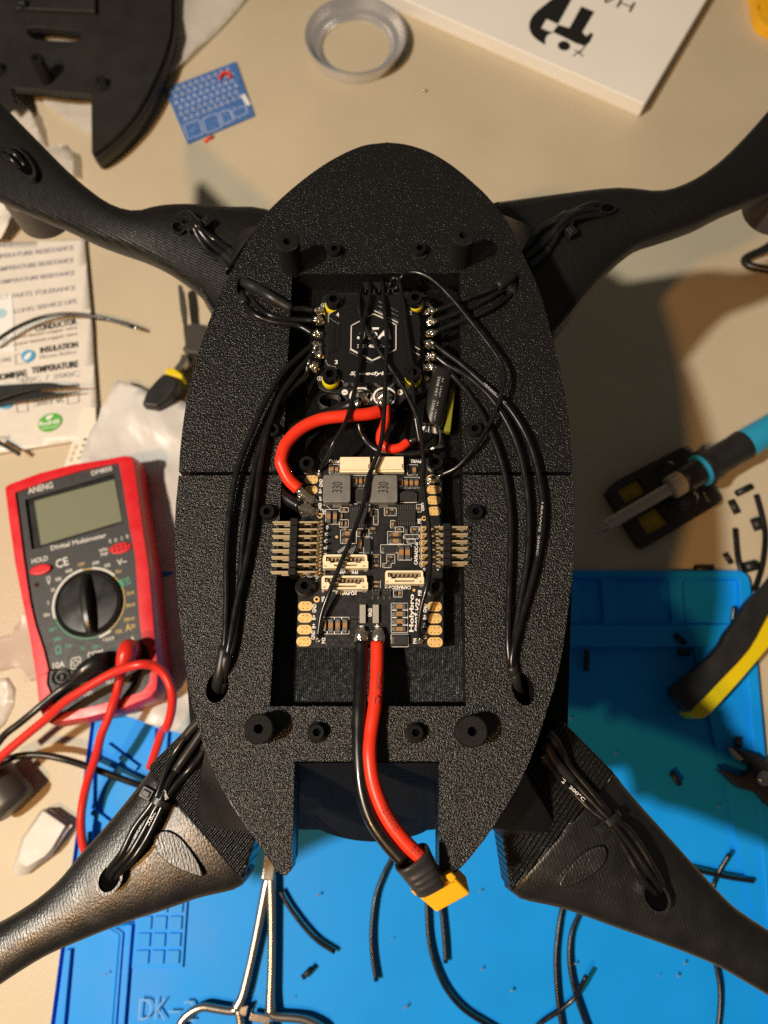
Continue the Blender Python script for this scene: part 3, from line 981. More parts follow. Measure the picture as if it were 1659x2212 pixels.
tube("lead_wire", [P(A5(1208, 1290), 142), P(A5(1216, 1340), 143), P(A5(1212, 1400), 143), P(A5(1190, 1425), 143)], .35, M['tin'], cp, 6)
o = prism("end_disc", ell(P(A5(1165, 1312), 141.5), 4.0, 1.2, radians(-12), 20), 140.6, 141.4, M['label_white'], cp)

# ------------------------------------------------------------------ the power module
Q1, Q2, Q3, Q4, Q5, Q6 = K(1150, 1750, 350), K(1450, 1750, 350), K(1150, 2080, 350), K(1450, 2080, 350), K(1150, 2300, 350), K(1450, 2300, 350)
ZB = 144.0
def pb(q, h=0): return P(q, ZB + h)
bl, brt = pb(A2(276, 1412)), pb(A2(1240, 1408))
tl_, tr_ = pb(A2(322, 178)), pb(A2(1228, 172))
BR = atan2(brt.y - bl.y, brt.x - bl.x)
bc = (bl + brt + tl_ + tr_) / 4
pm = thing("power_module", (bc.x, bc.y, ZB - 6), "black power distribution board crowded with parts, in the middle of the tray", "circuit board")
pm_out = rounded([bl, brt, tr_, pb(A2(322, 178))], [1.2, 1.2, 2, 2], 4)
prism("board", pm_out, ZB - 1.6, ZB, M['pcb'], pm, bevel=.12)
for q in (A2(345, 205), A2(330, 1005), A2(1188, 195), A2(1186, 1010)):
    c = pb(q, 3.5)
    lathe("washer", (c.x, c.y, ZB), [(0, 0), (3.6, 0), (3.7, .4), (3.5, .8), (0, .8)], M['black'], pm, 28)
    hexscrew((c.x, c.y, ZB + .7), 2.9, 3.0, pm)
    lathe("spacer", (c.x, c.y, ZB - 6.8), [(0, 0), (3, 0), (3, 5.1), (0, 5.1)], M['black'], pm, 12)
Z1 = ZB + .05
# gold pads with their plated holes
pads = [(Q1, 360, 655, 124, 77, 6), (Q1, 355, 852, 122, 78, 6)] + \
       [(Q5, 250, 410, 134, 87, 4), (Q5, 240, 630, 134, 88, 4), (Q5, 230, 850, 136, 88, 4), (Q5, 220, 1070, 138, 90, 6)] + \
       [(Q2, 1220, 645, 128, 76, 6), (Q2, 1225, 845, 130, 78, 6), (Q2, 1225, 1042, 128, 80, 6), (Q2, 1235, 1243, 120, 82, 6)] + \
       [(Q6, 1235, 420, 136, 90, 6), (Q6, 1235, 640, 136, 92, 6), (Q6, 1240, 860, 138, 90, 6), (Q6, 1245, 1085, 142, 92, 6)]
for (K_, x, y, a, b, n) in pads:
    c = pb(K_(x, y))
    a_, b_ = (pb(K_(x + a, y)) - c).length, (pb(K_(x, y + b)) - c).length
    m = MB()
    m.prism(rrect(c, 2 * a_, 2 * b_, b_ * .93, BR, 6), ZB, Z1)
    xs = (-.5, .02, .54) if n == 6 else (-.28, .3)
    for u in xs:
        for v in (-.5, .5):
            p = Vector((c.x + u * a_ * cos(BR) - v * b_ * sin(BR), c.y + u * a_ * sin(BR) + v * b_ * cos(BR), 0))
            m.prism(ell(p, .19, .19, 0, 10), Z1, Z1 + .01, m=1)
    m.build("gold_pad", [M['gold'], M['hole']], pm)
# round plated holes of the header rows
def ring_pad(c, r, r2):
    m = MB()
    m.prism(ell(c, r, r, 0, 16), ZB, Z1, [ell(c, r2, r2, 0, 16)])
    m.prism(ell(c, r2, r2, 0, 12), ZB, ZB + .015, m=1)
    return m.build("gold_ring", [M['gold'], M['hole']], pm)
def fy(y): return y * .548611
rows_l = [2064, 2092, 2118, 2145.5, 2173, 2200, 2228.5, 2258]
rows_r = [2083, 2110.6, 2138, 2164.5, 2193, 2221]
def fxy(x, y): return (x * .548611, y * .548611)
first = None
hole_at = []
for i, y in enumerate(rows_l):
    sl = -(y - 2064) * .041
    for x in (1258.5, 1228, 1199): hole_at.append((x + sl, y))
for y in rows_r:
    for x in (1666.5, 1695, 1724): hole_at.append((x + (y - 2083) * .006, y))
proto = None
for h in hole_at:
    c = pb(fxy(*h))
    if proto is None:
        proto = ring_pad(c, 1.02, .42)
    else:
        copy_of(proto, (c.x, c.y, ZB), pm)
for (K_, x, y, r, r2) in ((Q1, 520, 1332, .98, .5), (Q3, 458, 1328, 1.08, .5), (Q2, 1040, 1380, .9, .45)):
    ring_pad(pb(K_(x, y)), r, r2)
for (K_, x, y) in ((Q3, 832, 162), (Q4, 852, 1155)):
    prism("test_point", ell(pb(K_(x, y)), .5, .5, 0, 14), ZB, Z1, M['gold'], pm)
# right-angle pin headers
def header(rows, xa, xb, xc, body_x, side, drop):
    """pins at three heights from body to both sides"""
    pin = leg = None
    for i, y in enumerate(rows):
        for lv, z in enumerate((1.4, 3.9, 6.4)):
            sl = -(y - 2064) * .041 if side < 0 else 0
            tip = pb(fxy(xa + sl, y), 3.9)
            root = pb(fxy((xc, xb, xb)[0] + sl + side * 0, y), z)
            hx = pb(fxy((1258.5, 1228, 1199)[2 - lv] + sl if side < 0 else (1666.5, 1695, 1724)[2 - lv], y))
            ln = abs(hx.x - tip.x)
            cxm = (hx.x + tip.x) / 2
            o = box("header_pin", (cxm, tip.y, ZB + z), (ln, .68, .68), M['pin'], pm, BR * 0, bevel=.12)
            box("header_pin", (hx.x, tip.y, ZB + z / 2), (.6, .6, z), M['pin'], pm)
    ya_, yb_ = pb(fxy(body_x, rows[0] - 13)), pb(fxy(body_x, rows[-1] + 13))
    n = len(rows)
    for i, y in enumerate(rows):
        sl = -(y - 2064) * .041 if side < 0 else 0
        c = pb(fxy(body_x + sl, y), 4)
        box("header_block", (c.x, c.y, ZB + 4.0), (2.6, (yb_ - ya_).length / (n + .0) * .985 * n / (n + .45), 7.6), M['black'], pm, bevel=.25)
header(rows_l, 1078, 1240, 1250, 1162, -1, 0)
header(rows_r, 1840, 1700, 1690, 1757, 1, 0)

# chip parts: (sheet, x0, y0, x1, y1 of the top face, height, kind)
def chip(K_, x0, y0, x1, y1, h, kind):
    a, b = pb(K_(x0, y1), h), pb(K_(x1, y0), h)
    c = (a + b) / 2
    w_, d_ = abs(b.x - a.x), abs(b.y - a.y)
    m = MB()
    r = BR
    def off(u, v): return Vector((c.x + u * cos(r) - v * sin(r), c.y + u * sin(r) + v * cos(r), 0))
    if kind in ('v', 'h', 'rv', 'rh'):
        body = M['cap'] if kind in ('v', 'h') else M['ic']
        t = .24
        if kind[-1] == 'v':
            m.box(off(0, 0) + Vector((0, 0, ZB + h / 2)), (w_, d_ * (1 - 2 * t), h), r)
            for s in (-1, 1): m.box(off(0, s * d_ * (.5 - t / 2)) + Vector((0, 0, ZB + h / 2)), (w_ + .06, d_ * t, h + .06), r, 1)
        else:
            m.box(off(0, 0) + Vector((0, 0, ZB + h / 2)), (w_ * (1 - 2 * t), d_, h), r)
            for s in (-1, 1): m.box(off(s * w_ * (.5 - t / 2), 0) + Vector((0, 0, ZB + h / 2)), (w_ * t, d_ + .06, h + .06), r, 1)
        # solder fillets
        f_ = min(w_, d_) * .28
        for s in (-1, 1):
            if kind[-1] == 'v': m.box(off(0, s * (d_ / 2 + f_ / 2)) + Vector((0, 0, ZB + h * .16)), (w_ * .85, f_, h * .32), r, 1)
            else: m.box(off(s * (w_ / 2 + f_ / 2), 0) + Vector((0, 0, ZB + h * .16)), (f_, d_ * .85, h * .32), r, 1)
        o = m.build("chip_capacitor" if kind in 'vh' else "chip_resistor", [body, M['term']], pm, bevel=.07)
    elif kind == 'ic':
        m.box(off(0, 0) + Vector((0, 0, ZB + h / 2 + .1)), (w_, d_, h), r)
        o = m.build("chip", [M['ic']], pm, bevel=.1)
    else:   # diode / shunt: dark body between two metal ends
        m.box(off(0, 0) + Vector((0, 0, ZB + h / 2)), (w_, d_, h), r)
        if kind == 'dh':
            for s in (-1, 1): m.box(off(s * (w_ / 2 + .35), 0) + Vector((0, 0, ZB + h * .3)), (.8, d_ * .8, h * .6), r, 1)
        else:
            for s in (-1, 1): m.box(off(0, s * (d_ / 2 + .35)) + Vector((0, 0, ZB + h * .3)), (w_ * .72, .8, h * .6), r, 1)
        o = m.build("diode", [M['ic'], M['term']], pm, bevel=.1)
    return c, w_, d_
sk = MB()
def frame(K_, x0, y0, x1, y1, wd=.14):
    q = [pb(K_(x, y)) for x, y in ((x0, y0), (x1, y0), (x1, y1), (x0, y1))]
    for a, b in zip(q, q[1:] + q[:1]):
        dd = b - a
        sk.box(((a.x + b.x) / 2, (a.y + b.y) / 2, ZB + .02), (dd.length + wd, wd, .03), atan2(dd.y, dd.x))
def line(K_, p, q, wd=.14):
    a, b = pb(K_(*p)), pb(K_(*q))
    dd = b - a
    sk.box(((a.x + b.x) / 2, (a.y + b.y) / 2, ZB + .024), (dd.length, wd, .03), atan2(dd.y, dd.x))
caps = [(Q1, 708, 400, 775, 520, 1.2, 'v'), (Q1, 798, 405, 862, 520, 1.2, 'v'),
        (Q1, 1150, 605, 1220, 760, 1.2, 'v'), (Q1, 1248, 605, 1310, 760, 1.2, 'v'), (Q1, 1345, 605, 1408, 750, 1.2, 'v'),
        (Q1, 645, 1250, 720, 1440, 1.6, 'v'), (Q1, 762, 1250, 838, 1440, 1.6, 'v'),
        (Q1, 935, 1195, 1000, 1245, .7, 'h'), (Q1, 908, 1285, 945, 1375, .7, 'v'), (Q1, 908, 1430, 948, 1520, .7, 'v'), (Q1, 985, 1430, 1025, 1520, .7, 'v'),
        (Q1, 1455, 1210, 1500, 1310, .7, 'v'), (Q1, 1540, 1245, 1585, 1340, .5, 'rv'), (Q1, 1540, 1385, 1585, 1480, .5, 'rv'),
        (Q1, 940, 1560, 1030, 1600, .7, 'h'), (Q1, 1455, 1545, 1560, 1590, .7, 'h'),
        (Q2, 830, 400, 893, 545, 1.2, 'v'),
        (Q2, 585, 635, 648, 795, 1.2, 'v'), (Q2, 678, 635, 742, 795, 1.2, 'v'), (Q2, 772, 635, 838, 795, 1.2, 'v'), (Q2, 868, 635, 935, 795, 1.2, 'v'),
        (Q2, 325, 1205, 370, 1310, .7, 'v'), (Q2, 405, 1195, 490, 1235, .7, 'h'), (Q2, 410, 1265, 500, 1310, .5, 'rh'),
        (Q2, 920, 1150, 965, 1240, .7, 'v'), (Q2, 432, 1435, 482, 1540, .7, 'v'), (Q2, 540, 1560, 620, 1600, .7, 'h'), (Q2, 690, 1575, 735, 1640, .7, 'v'),
        (Q2, 810, 1560, 920, 1600, .7, 'h'),
        (Q3, 950, 55, 1110, 130, 1.5, 'h'), (Q3, 950, 185, 1110, 265, 1.5, 'h'), (Q3, 1235, 50, 1285, 130, .7, 'v'), (Q3, 1325, 90, 1410, 135, .5, 'rh'),
        (Q3, 1470, 60, 1560, 105, .5, 'rh'), (Q3, 1220, 190, 1300, 350, 1.4, 'v'),
        (Q3, 1530, 505, 1620, 545, .7, 'h'), (Q3, 1530, 590, 1620, 635, .5, 'rh'), (Q3, 1530, 670, 1620, 715, .7, 'h'),
        (Q3, 1525, 980, 1620, 1020, .7, 'h'), (Q3, 1525, 1060, 1620, 1100, .7, 'h'),
        (Q4, 410, 75, 610, 145, 1.5, 'h'), (Q4, 410, 195, 610, 275, 1.5, 'h'), (Q4, 820, 60, 920, 105, .5, 'rh'), (Q4, 825, 135, 925, 180, .5, 'rh'), (Q4, 690, 135, 780, 180, .5, 'rh'), (Q4, 755, 220, 855, 262, .5, 'rh'),
        (Q4, 690, 20, 735, 95, .7, 'v'),
        (Q4, 575, 345, 660, 550, 1.5, 'v'), (Q4, 692, 345, 778, 550, 1.5, 'v'),
        (Q4, 375, 510, 465, 550, .7, 'h'), (Q4, 375, 590, 470, 635, .5, 'rh'), (Q4, 300, 670, 400, 715, .5, 'rh'),
        (Q4, 485, 1160, 530, 1260, .5, 'rv'), (Q4, 560, 1160, 608, 1260, .7, 'v'),
        (Q5, 585, 665, 635, 870, 1.3, 'v'), (Q5, 675, 665, 765, 870, 1.5, 'v'), (Q5, 808, 665, 895, 870, 1.5, 'v'), (Q5, 942, 665, 1030, 870, 1.5, 'v'),
        (Q6, 470, 370, 690, 455, 1.4, 'h'), (Q6, 470, 510, 690, 595, 1.4, 'h'), (Q6, 470, 650, 690, 735, 1.4, 'h'), (Q6, 470, 795, 690, 875, 1.4, 'h')]
for c in caps: chip(*c)
for f in [(Q1, 695, 370, 880, 555), (Q1, 1140, 580, 1430, 780), (Q1, 630, 1215, 878, 1490), (Q1, 895, 1180, 1050, 1262), (Q1, 885, 1405, 1050, 1545), (Q1, 1440, 1190, 1520, 1335), (Q1, 1520, 1215, 1605, 1500),
          (Q2, 730, 378, 918, 572), (Q2, 565, 612, 955, 815), (Q2, 300, 1185, 522, 1330), (Q2, 898, 1120, 990, 1262), (Q2, 415, 1418, 500, 1560), (Q2, 508, 1540, 660, 1640), (Q2, 795, 1538, 945, 1640),
          (Q3, 905, 30, 1200, 285), (Q3, 1210, 10, 1435, 155), (Q3, 1200, 345, 1335, 455), (Q3, 1340, 165, 1490, 475), (Q3, 1505, 490, 1650, 735), (Q3, 1495, 962, 1650, 1125),
          (Q4, 360, 60, 655, 298), (Q4, 230, 308, 558, 462), (Q4, 555, 308, 805, 595), (Q4, 80, 492, 232, 735), (Q4, 345, 492, 495, 655), (Q4, 272, 655, 425, 735), (Q4, 75, 962, 225, 1125), (Q4, 470, 1150, 632, 1285), (Q4, 665, 120, 940, 198), (Q4, 725, 205, 878, 280),
          (Q5, 560, 618, 1065, 930), (Q6, 428, 355, 735, 905), (Q6, 425, 935, 748, 1170)]:
    frame(*f)
for k in range(9):
    line(Q3, (845 + k * 22, 430 - k * 16), (900 + k * 22 - 10, 480 - k * 16 - 10)) if k < 7 else None
for k in range(5):
    line(Q3, (1050 + k * 30, 420 - k * 22), (1105 + k * 32, 475 - k * 10), .12)
for k in range(3):
    line(Q6, (440, 485 + 140 * k), (530, 485 + 140 * k), .3); line(Q6, (640, 485 + 140 * k), (735, 485 + 140 * k), .3)
    line(Q5, (655 + 135 * k, 620), (655 + 135 * k, 680), .3); line(Q5, (655 + 135 * k, 880), (655 + 135 * k, 930), .3)
line(Q1, (585, 1130), (720, 1130), .2); line(Q1, (965, 1130), (1105, 1130), .2); line(Q1, (640, 1140), (720, 1210), .12)
line(Q2, (10, 1130), (155, 1130), .2); line(Q2, (405, 1130), (545, 1130), .2); line(Q2, (70, 1145), (145, 1215), .12)
line(Q2, (600, 1082), (905, 1082), .2); line(Q1, (1165, 1110), (1385, 1110), .2)
line(Q1, (910, 510), (965, 560), .14); line(Q3, (690, 776), (1340, 776), .22); line(Q3, (730, 1170), (1330, 1170), .2)
# white chain of half octagons round the header holes
for i, y in enumerate(rows_l):
    c = pb(fxy(1258.5 - (y - 2064) * .041, y))
    q = [(c.x + 1.38 * cos(a), c.y + 1.38 * sin(a)) for a in [radians(-68 + 34 * k) for k in range(5)]]
    for a, b in zip(q, q[1:]):
        dd = (b[0] - a[0], b[1] - a[1])
        sk.box(((a[0] + b[0]) / 2, (a[1] + b[1]) / 2, ZB + .02), (hypot(*dd) + .1, .15, .03), atan2(dd[1], dd[0]))
for y in rows_r:
    for x, rng in ((1666.5, (112, 248)), (1724, (-68, 68))):
        c = pb(fxy(x, y))
        q = [(c.x + 1.38 * cos(a), c.y + 1.38 * sin(a)) for a in [radians(rng[0] + (rng[1] - rng[0]) / 4 * k) for k in range(5)]]
        for a, b in zip(q, q[1:]):
            dd = (b[0] - a[0], b[1] - a[1])
            sk.box(((a[0] + b[0]) / 2, (a[1] + b[1]) / 2, ZB + .02), (hypot(*dd) + .1, .15, .03), atan2(dd[1], dd[0]))
for x in (1258 - 8, 1228 - 8, 1199 - 8):
    c = pb(fxy(x, 2258))
    q = [(c.x + 1.38 * cos(a), c.y + 1.38 * sin(a)) for a in [radians(-160 + 35 * k) for k in range(5)]]
    for a, b in zip(q, q[1:]):
        dd = (b[0] - a[0], b[1] - a[1])
        sk.box(((a[0] + b[0]) / 2, (a[1] + b[1]) / 2, ZB + .02), (hypot(*dd) + .1, .15, .03), atan2(dd[1], dd[0]))
m = sk
def bt(s, K_, a, b, h, **k): text_add(m, s, pb(K_(*a), .04), pb(K_(*b), .04), h, bold=.025, **k)
bt("PWR1", Q1, (885, 315), (695, 312), 1.25)
bt("PWR2", Q2, (985, 318), (800, 312), 1.25)
bt("GND", Q1, (540, 795), (540, 645), 1.25); bt("B+", Q1, (525, 910), (525, 825), 1.1)
bt("B+", Q1, (522, 1050), (522, 970), 1.1); bt("GND", Q1, (518, 1240), (522, 1090), 1.25)
bt("M7", Q1, (595, 1300), (595, 1205), 1.2)
bt("FMU-PWM-out", Q3, (615, 475), (650, -70), 1.2)
bt("M5", Q2, (955, 1475), (955, 1385), 1.35); bt("GND", Q2, (1015, 1240), (1015, 1090), 1.2)
bt("FMU-PWM", Q3, (1228, 820), (862, 820), 1.25); bt("I/O-PWM-in", Q3, (1200, 1212), (815, 1212), 1.35)
bt("8", Q3, (595, 865), (595, 828), 1.1); bt("S", Q3, (425, 965), (478, 965), 1.4); bt("M6", Q3, (578, 1370), (578, 1270), 1.2)
bt("GND", Q3, (412, 1575), (418, 1410), 1.35)
bt("B+", Q5, (405, 665), (405, 575), 1.2); bt("B+", Q5, (402, 825), (405, 735), 1.2); bt("GND", Q5, (390, 1035), (395, 865), 1.3); bt("M2", Q5, (585, 1105), (585, 1000), 1.3)
bt("CAP&ADC-in", Q4, (888, 680), (900, 262), 1.25); bt("CAP&ADC-out", Q4, (795, 1108), (308, 1105), 1.2)
bt("S", Q4, (1020, 775), (1070, 775), 1.3); bt("-", Q4, (1282, 772), (1315, 772), .4)
bt("M8", Q4, (960, 1258), (960, 1155), 1.35)
bt("Holybro", Q6, (815, 890), (822, 185), 2.0); bt("PM07-V22", Q6, (905, 890), (925, 270), 1.55, shear=.25)
bt("GND", Q6, (1060, 530), (1060, 370), 1.3); bt("B+", Q6, (1055, 660), (1055, 570), 1.2); bt("B+", Q6, (1055, 815), (1055, 725), 1.2); bt("GND", Q6, (1055, 1020), (1055, 865), 1.3)
bt("M4", Q6, (868, 1112), (868, 1010), 1.3); bt("2-12S", Q5, (1445, 1130), (1450, 865), 1.3)
bt("0m25", Q5, (1445, 605), (1450, 450), 1.6)
bt("-", Q5, (1262, 790), (1335, 790), .55); bt("+", Q6, (122, 790), (202, 790), 1.6)
m.build("silkscreen", M['white'], pm)
# via dots
m = MB()
for i in range(12):
    for j in range(7):
        if (i + j) % 2 and j < 5: continue
        c = pb(Q5(640 + 60 * i, 1120 - 85 * j + (i * 7) % 11))
        if j < 3 and 660 < 640 + 60 * i < 1080 and j > 1: continue
        m.prism(ell(c, .10, .10, 0, 6), ZB, ZB + .012)
m.build("plated_hole", M['grey_ink'], pm, )['kind'] = 'stuff'
# inductors marked 330
for (K_, x0, y0, x1, y1) in ((Q1, 572, 562, 1095, 1078), (Q2, 10, 566, 545, 1082)):
    a, b = pb(K_(x0, y1), 4.2), pb(K_(x1, y0), 4.2)
    c = (a + b) / 2
    ind = prism("inductor", rrect(c, abs(b.x - a.x), abs(b.y - a.y), .9, BR), ZB + .2, ZB + 4.2, M['inductor'], pm, bevel=.35)
    m = MB()
    text_add(m, "330", P(K_(x0 + 265, y0 + 335), ZB + 4.24), P(K_(x0 + 275, y0 + 135), ZB + 4.24), 3.7, bold=.005)
    m.build("lettering", M['ink'], ind)
    for yy in (y1 + 55,):
        c2 = pb(K_((x0 + x1) / 2 + 15, yy), .5)
        box("inductor_tab", (c2.x, c2.y, ZB + .25), (3.3, 1.7, .45), M['term'], pm, BR, bevel=.1)
# diodes and chips
chip(Q1, 1180, 835, 1370, 1050, 1.9, 'dv'); chip(Q2, 630, 875, 865, 1050, 1.9, 'dh'); chip(Q6, 470, 950, 718, 1130, 1.9, 'dh')
chip(Q3, 1340, 200, 1465, 430, 1.6, 'dv'); chip(Q4, 290, 330, 505, 445, 1.6, 'dh')
for (K_, x0, y0, x1, y1) in ((Q1, 1080, 1255, 1405, 1470), (Q2, 552, 1215, 882, 1425)):
    chip(K_, x0, y0, x1, y1, 1.0, 'ic')
    for k in range(10):
        x = x0 + 18 + (x1 - x0 - 36) * k / 9
        for (ya_, yb_) in ((y0 - 85, y0), (y1, y1 + 90)):
            a, b = pb(K_(x, ya_), .3), pb(K_(x, yb_), .3)
            box("chip_leg", ((a.x + b.x) / 2, (a.y + b.y) / 2, ZB + .25), (.26, abs(a.y - b.y) * .95, .22), M['term'], pm)
for (x0, x1) in ((65, 215), (280, 430)):
    chip(Q4, x0, 1180, x1, 1255, 1.0, 'ic')
    for x in (x0 + 15, x0 + 75, x0 + 130):
        a = pb(Q4(x, 1160), .3); box("chip_leg", (a.x, a.y, ZB + .2), (.5, .6, .3), M['term'], pm)
    for x in (x0 + 15, x0 + 118):
        a = pb(Q4(x, 1298), .3); box("chip_leg", (a.x, a.y, ZB + .2), (.5, 1.0, .3), M['term'], pm)
# current shunt
for x in (1315, 1560):
    a, b = pb(Q5(x - 55, 725), 1.5), pb(Q5(x + 60, 380), 1.5)
    c = (a + b) / 2
    box("shunt_plate", (c.x, c.y, ZB + .75), (abs(b.x - a.x), abs(a.y - b.y), 1.5), M['shunt'], pm, BR, bevel=.12)
# white wire-to-board connectors
def side_conn(K_, x0, y0, x1, y1):
    h = 3.4
    a, b = pb(K_(x0, y1), h), pb(K_(x1, y0), h)
    c = (a + b) / 2
    wd, dp = abs(b.x - a.x), abs(b.y - a.y)
    cn = prism("connector", rrect(c, wd, dp, .25, BR), ZB + .1, ZB + h, M['cream'], pm, bevel=.15)
    box("connector_ledge", (c.x, c.y - dp / 2 - .1, ZB + h * .35), (wd + .35, 1.0, h * .7), M['cream'], cn, BR, bevel=.1)
    for k in range(6):
        x = x0 + 130 + (x1 - x0 - 240) * k / 5
        q = pb(K_(x, y1 + 40), .3)
        box("contact", (q.x, q.y, ZB + .3), (.32, 1.7, .35), M['term'], cn)
    q = pb(K_(x1 - 22, (y0 + y1) / 2 + 60), h)
    box("latch_slot", (q.x, q.y, ZB + h - .2), (.5, 1.7, .5), M['brown_ink'], cn)
side_conn(Q1, 893, 232, 1455, 470)
side_conn(Q2, 92, 225, 660, 465)
def top_conn(K_, x0, y0, x1, y1, n):
    h = 3.6
    def q(u, v): return pb(K_(x0 + (x1 - x0) * u, y0 + (y1 - y0) * v), h)
    out = [q(.04, 0), q(.955, 0), q(.975, .1), q(.98, .38), q(1, .42), q(1, .82), q(.97, .82), q(.02, .82), q(0, .78), q(0, .12)]
    cav = [q(.07, .12), q(.92, .12), q(.92, .40), q(.84, .40), q(.84, .50), q(.16, .50), q(.16, .40), q(.07, .40)]
    lip = [q(.25, .50 + .06), q(.75, .56), q(.75, .70), q(.25, .70)]
    s1 = [q(.03, .66), q(.09, .66), q(.09, .72), q(.03, .72)]
    s2 = [q(.88, .66), q(.95, .66), q(.95, .72), q(.88, .72)]
    cn = prism("connector", [xy([p])[0] for p in out], ZB + .1, ZB + h, M['cream'], pm, [cav, lip, s1, s2])
    fl = [q(.03, .1), q(.95, .1), q(.95, .75), q(.03, .75)]
    prism("connector_floor", [xy([p])[0] for p in fl], ZB + .05, ZB + 1.2, M['brown_ink'], cn)
    a, b = q(.26, .47), q(.74, .60)
    c = (a + b) / 2
    box("connector_tongue", (c.x, c.y, ZB + 2.2), (abs(b.x - a.x), abs(a.y - b.y), 3.0), M['cream'], cn, BR)
    for k in range(n):
        p = q(.11 + .77 * k / (n - 1), .28)
        box("contact", (p.x, p.y, ZB + 1.7), (.5, .75, 2.6), M['pin'], cn, BR)
    for u in (.03, .95):
        p = pb(K_(x0 + (x1 - x0) * u, y0 + (y1 - y0) * .95), .6)
        box("solder_tab", (p.x, p.y, ZB + .4), (1.1, 1.0, .7), M['term'], cn, BR, bevel=.1)
top_conn(Q3, 572, 490, 1420, 800, 10)
top_conn(Q3, 550, 885, 1415, 1190, 10)
top_conn(Q4, 315, 790, 1040, 1090, 8)
# solder joints of the heavy leads and the signal wires
si = 100
for (q, r, st, rot) in ((A2(320, 420), 2.0, (1.5, .9, .8), radians(-42)), (A2(375, 450), 1.6, (1.3, 1, .6), 0), (A2(330, 505), 2.2, (1.5, 1.0, .8), radians(-25)), (A2(385, 520), 1.6, (1.2, 1, .6), 0),
                       (A2(425, 272), .9, (1, 1, 1), 0), (A2(1180, 308), 1.6, (1.35, .9, .7), 0), (A2(1145, 330), .8, (1, 1, .8), 0), (A2(418, 1362), .85, (1, 1.1, 1), 0), (A2(1088, 1370), .95, (1, 1.1, 1), 0)):
    c = pb(q, 1)
    blob("solder_joint", (c.x, c.y, ZB + r * st[2] * .55), r, M['solder'], pm, st, rot, .55, si, 3); si += 1
for x in (700, 812):
    c = pb(A2(x, 1345), 2)
    blob("solder_joint", (c.x, c.y, ZB + 1.6), 2.3, M['solder'], pm, (1.0, 1.65, .95), 0, .3, si, 3); si += 1
# ------------------------------------------------------------------ wiring on the drone
def path(K_, pts, zs):
    """zs: one height, or [(index, z), ...] interpolated over the points"""
    if not isinstance(zs, (list, tuple)): zs = [(0, zs), (len(pts) - 1, zs)]
    out = []
    for i, p in enumerate(pts):
        z = zs[-1][1]
        for (a, za_), (b, zb_) in zip(zs, zs[1:]):
            if a <= i <= b:
                z = za_ + (zb_ - za_) * (i - a) / max(b - a, 1); break
        q = K_(*p) if K_ else p
        out.append(P(q, z))
    return out
E8s = lambda k: P(E8(*joints[k]), ZE + 1.6)
def motor_wire(label, pts, r0=1.85, n_sleeve=None, end=None, group=None):
    """silicone motor wire; its first stretch is covered by heat shrink"""
    if end is not None: pts = pts + [end]
    root = thing("motor_wire", pts[0], label, "wire", group)
    tube("insulation", pts, 1.12, M['wire'], root, 12)
    if n_sleeve:
        full = catmull(pts, 6)
        k = int(n_sleeve * 6)
        seg = full[:k + 1]
        tube("heat_shrink", seg, [r0] * (len(seg) - 1) + [r0 * .93], M['sleeve'], root, 12, smoothpath=False)
    e = pts[-1]; d_ = (pts[-1] - pts[-2]).normalized()
    tube("stripped_end", [e - d_ * .2, e + d_ * 2.2], .75, M['solder'], root, 8)
    return root
def endp(k, back=2.6):
    c = P(E8(*joints[k]), ZE + 1.5)
    return c + Vector(((-1 if k[1] == 'l' else 1) * back, 0, .4))
gm = "motor wires soldered to the speed controller"
motor_wire("black motor wire from the front left slot to the top left solder joint", path(F2, [(690, 1110), (740, 1145), (880, 1215), (1000, 1290), (1130, 1368), (1240, 1422), (1360, 1428)], [(0, 138), (1, 147.5), (3, 151.5), (5, 149.5), (6, 148.5)]), 2.0, 5.1, endp('fl1'), gm)
motor_wire("black motor wire from the front left slot to the second left solder joint", path(F2, [(740, 1200), (790, 1290), (870, 1405), (1000, 1495), (1160, 1535), (1330, 1548)], [(0, 138), (1, 146.5), (3, 150), (5, 148)]), 1.8, 1.0, endp('fl2'), gm)
motor_wire("black motor wire from the front left slot to the third left solder joint", path(F2, [(690, 1210), (705, 1300), (745, 1400), (840, 1492), (1000, 1560), (1200, 1592), (1330, 1620)], [(0, 138), (1, 146), (3, 150), (5, 149), (6, 148)]), 2.0, 1.9, endp('fl3'), gm)
motor_wire("black motor wire from the front right slot to the top right solder joint", path(F3, [(650, 1060), (600, 1090), (430, 1185), (230, 1265), (40, 1340), (-130, 1410)], [(0, 138), (1, 147), (2, 151), (5, 148.5)]), 2.0, 2.0, endp('fr1'), gm)
motor_wire("black motor wire from the front right slot to the second right solder joint", path(F3, [(650, 1100), (600, 1170), (430, 1260), (200, 1390), (0, 1475), (-190, 1545)], [(0, 138), (1, 145.5), (2, 149.5), (5, 148)]), 2.0, 1.6, endp('fr2'), gm)
motor_wire("black motor wire from the front right slot to the third right solder joint", path(F3, [(640, 1150), (610, 1220), (560, 1290), (400, 1400), (200, 1500), (20, 1570), (-170, 1650)], [(0, 138), (1, 146), (3, 150.5), (6, 148)]), 2.0, 1.8, endp('fr3'), gm)
motor_wire("outermost black motor wire from the fourth left joint to the rear left slot", path(None, [(465, 1505), (473, 1465), (485, 1395), (489, 1300), (489, 1200), (497, 1100), (514, 1010), (542, 935), (572, 870), (612, 805), (652, 765)], [(0, 137), (1, 147.5), (2, 150), (8, 152), (10, 148.5)]), 2.1, 2.1, endp('rl1'), gm)
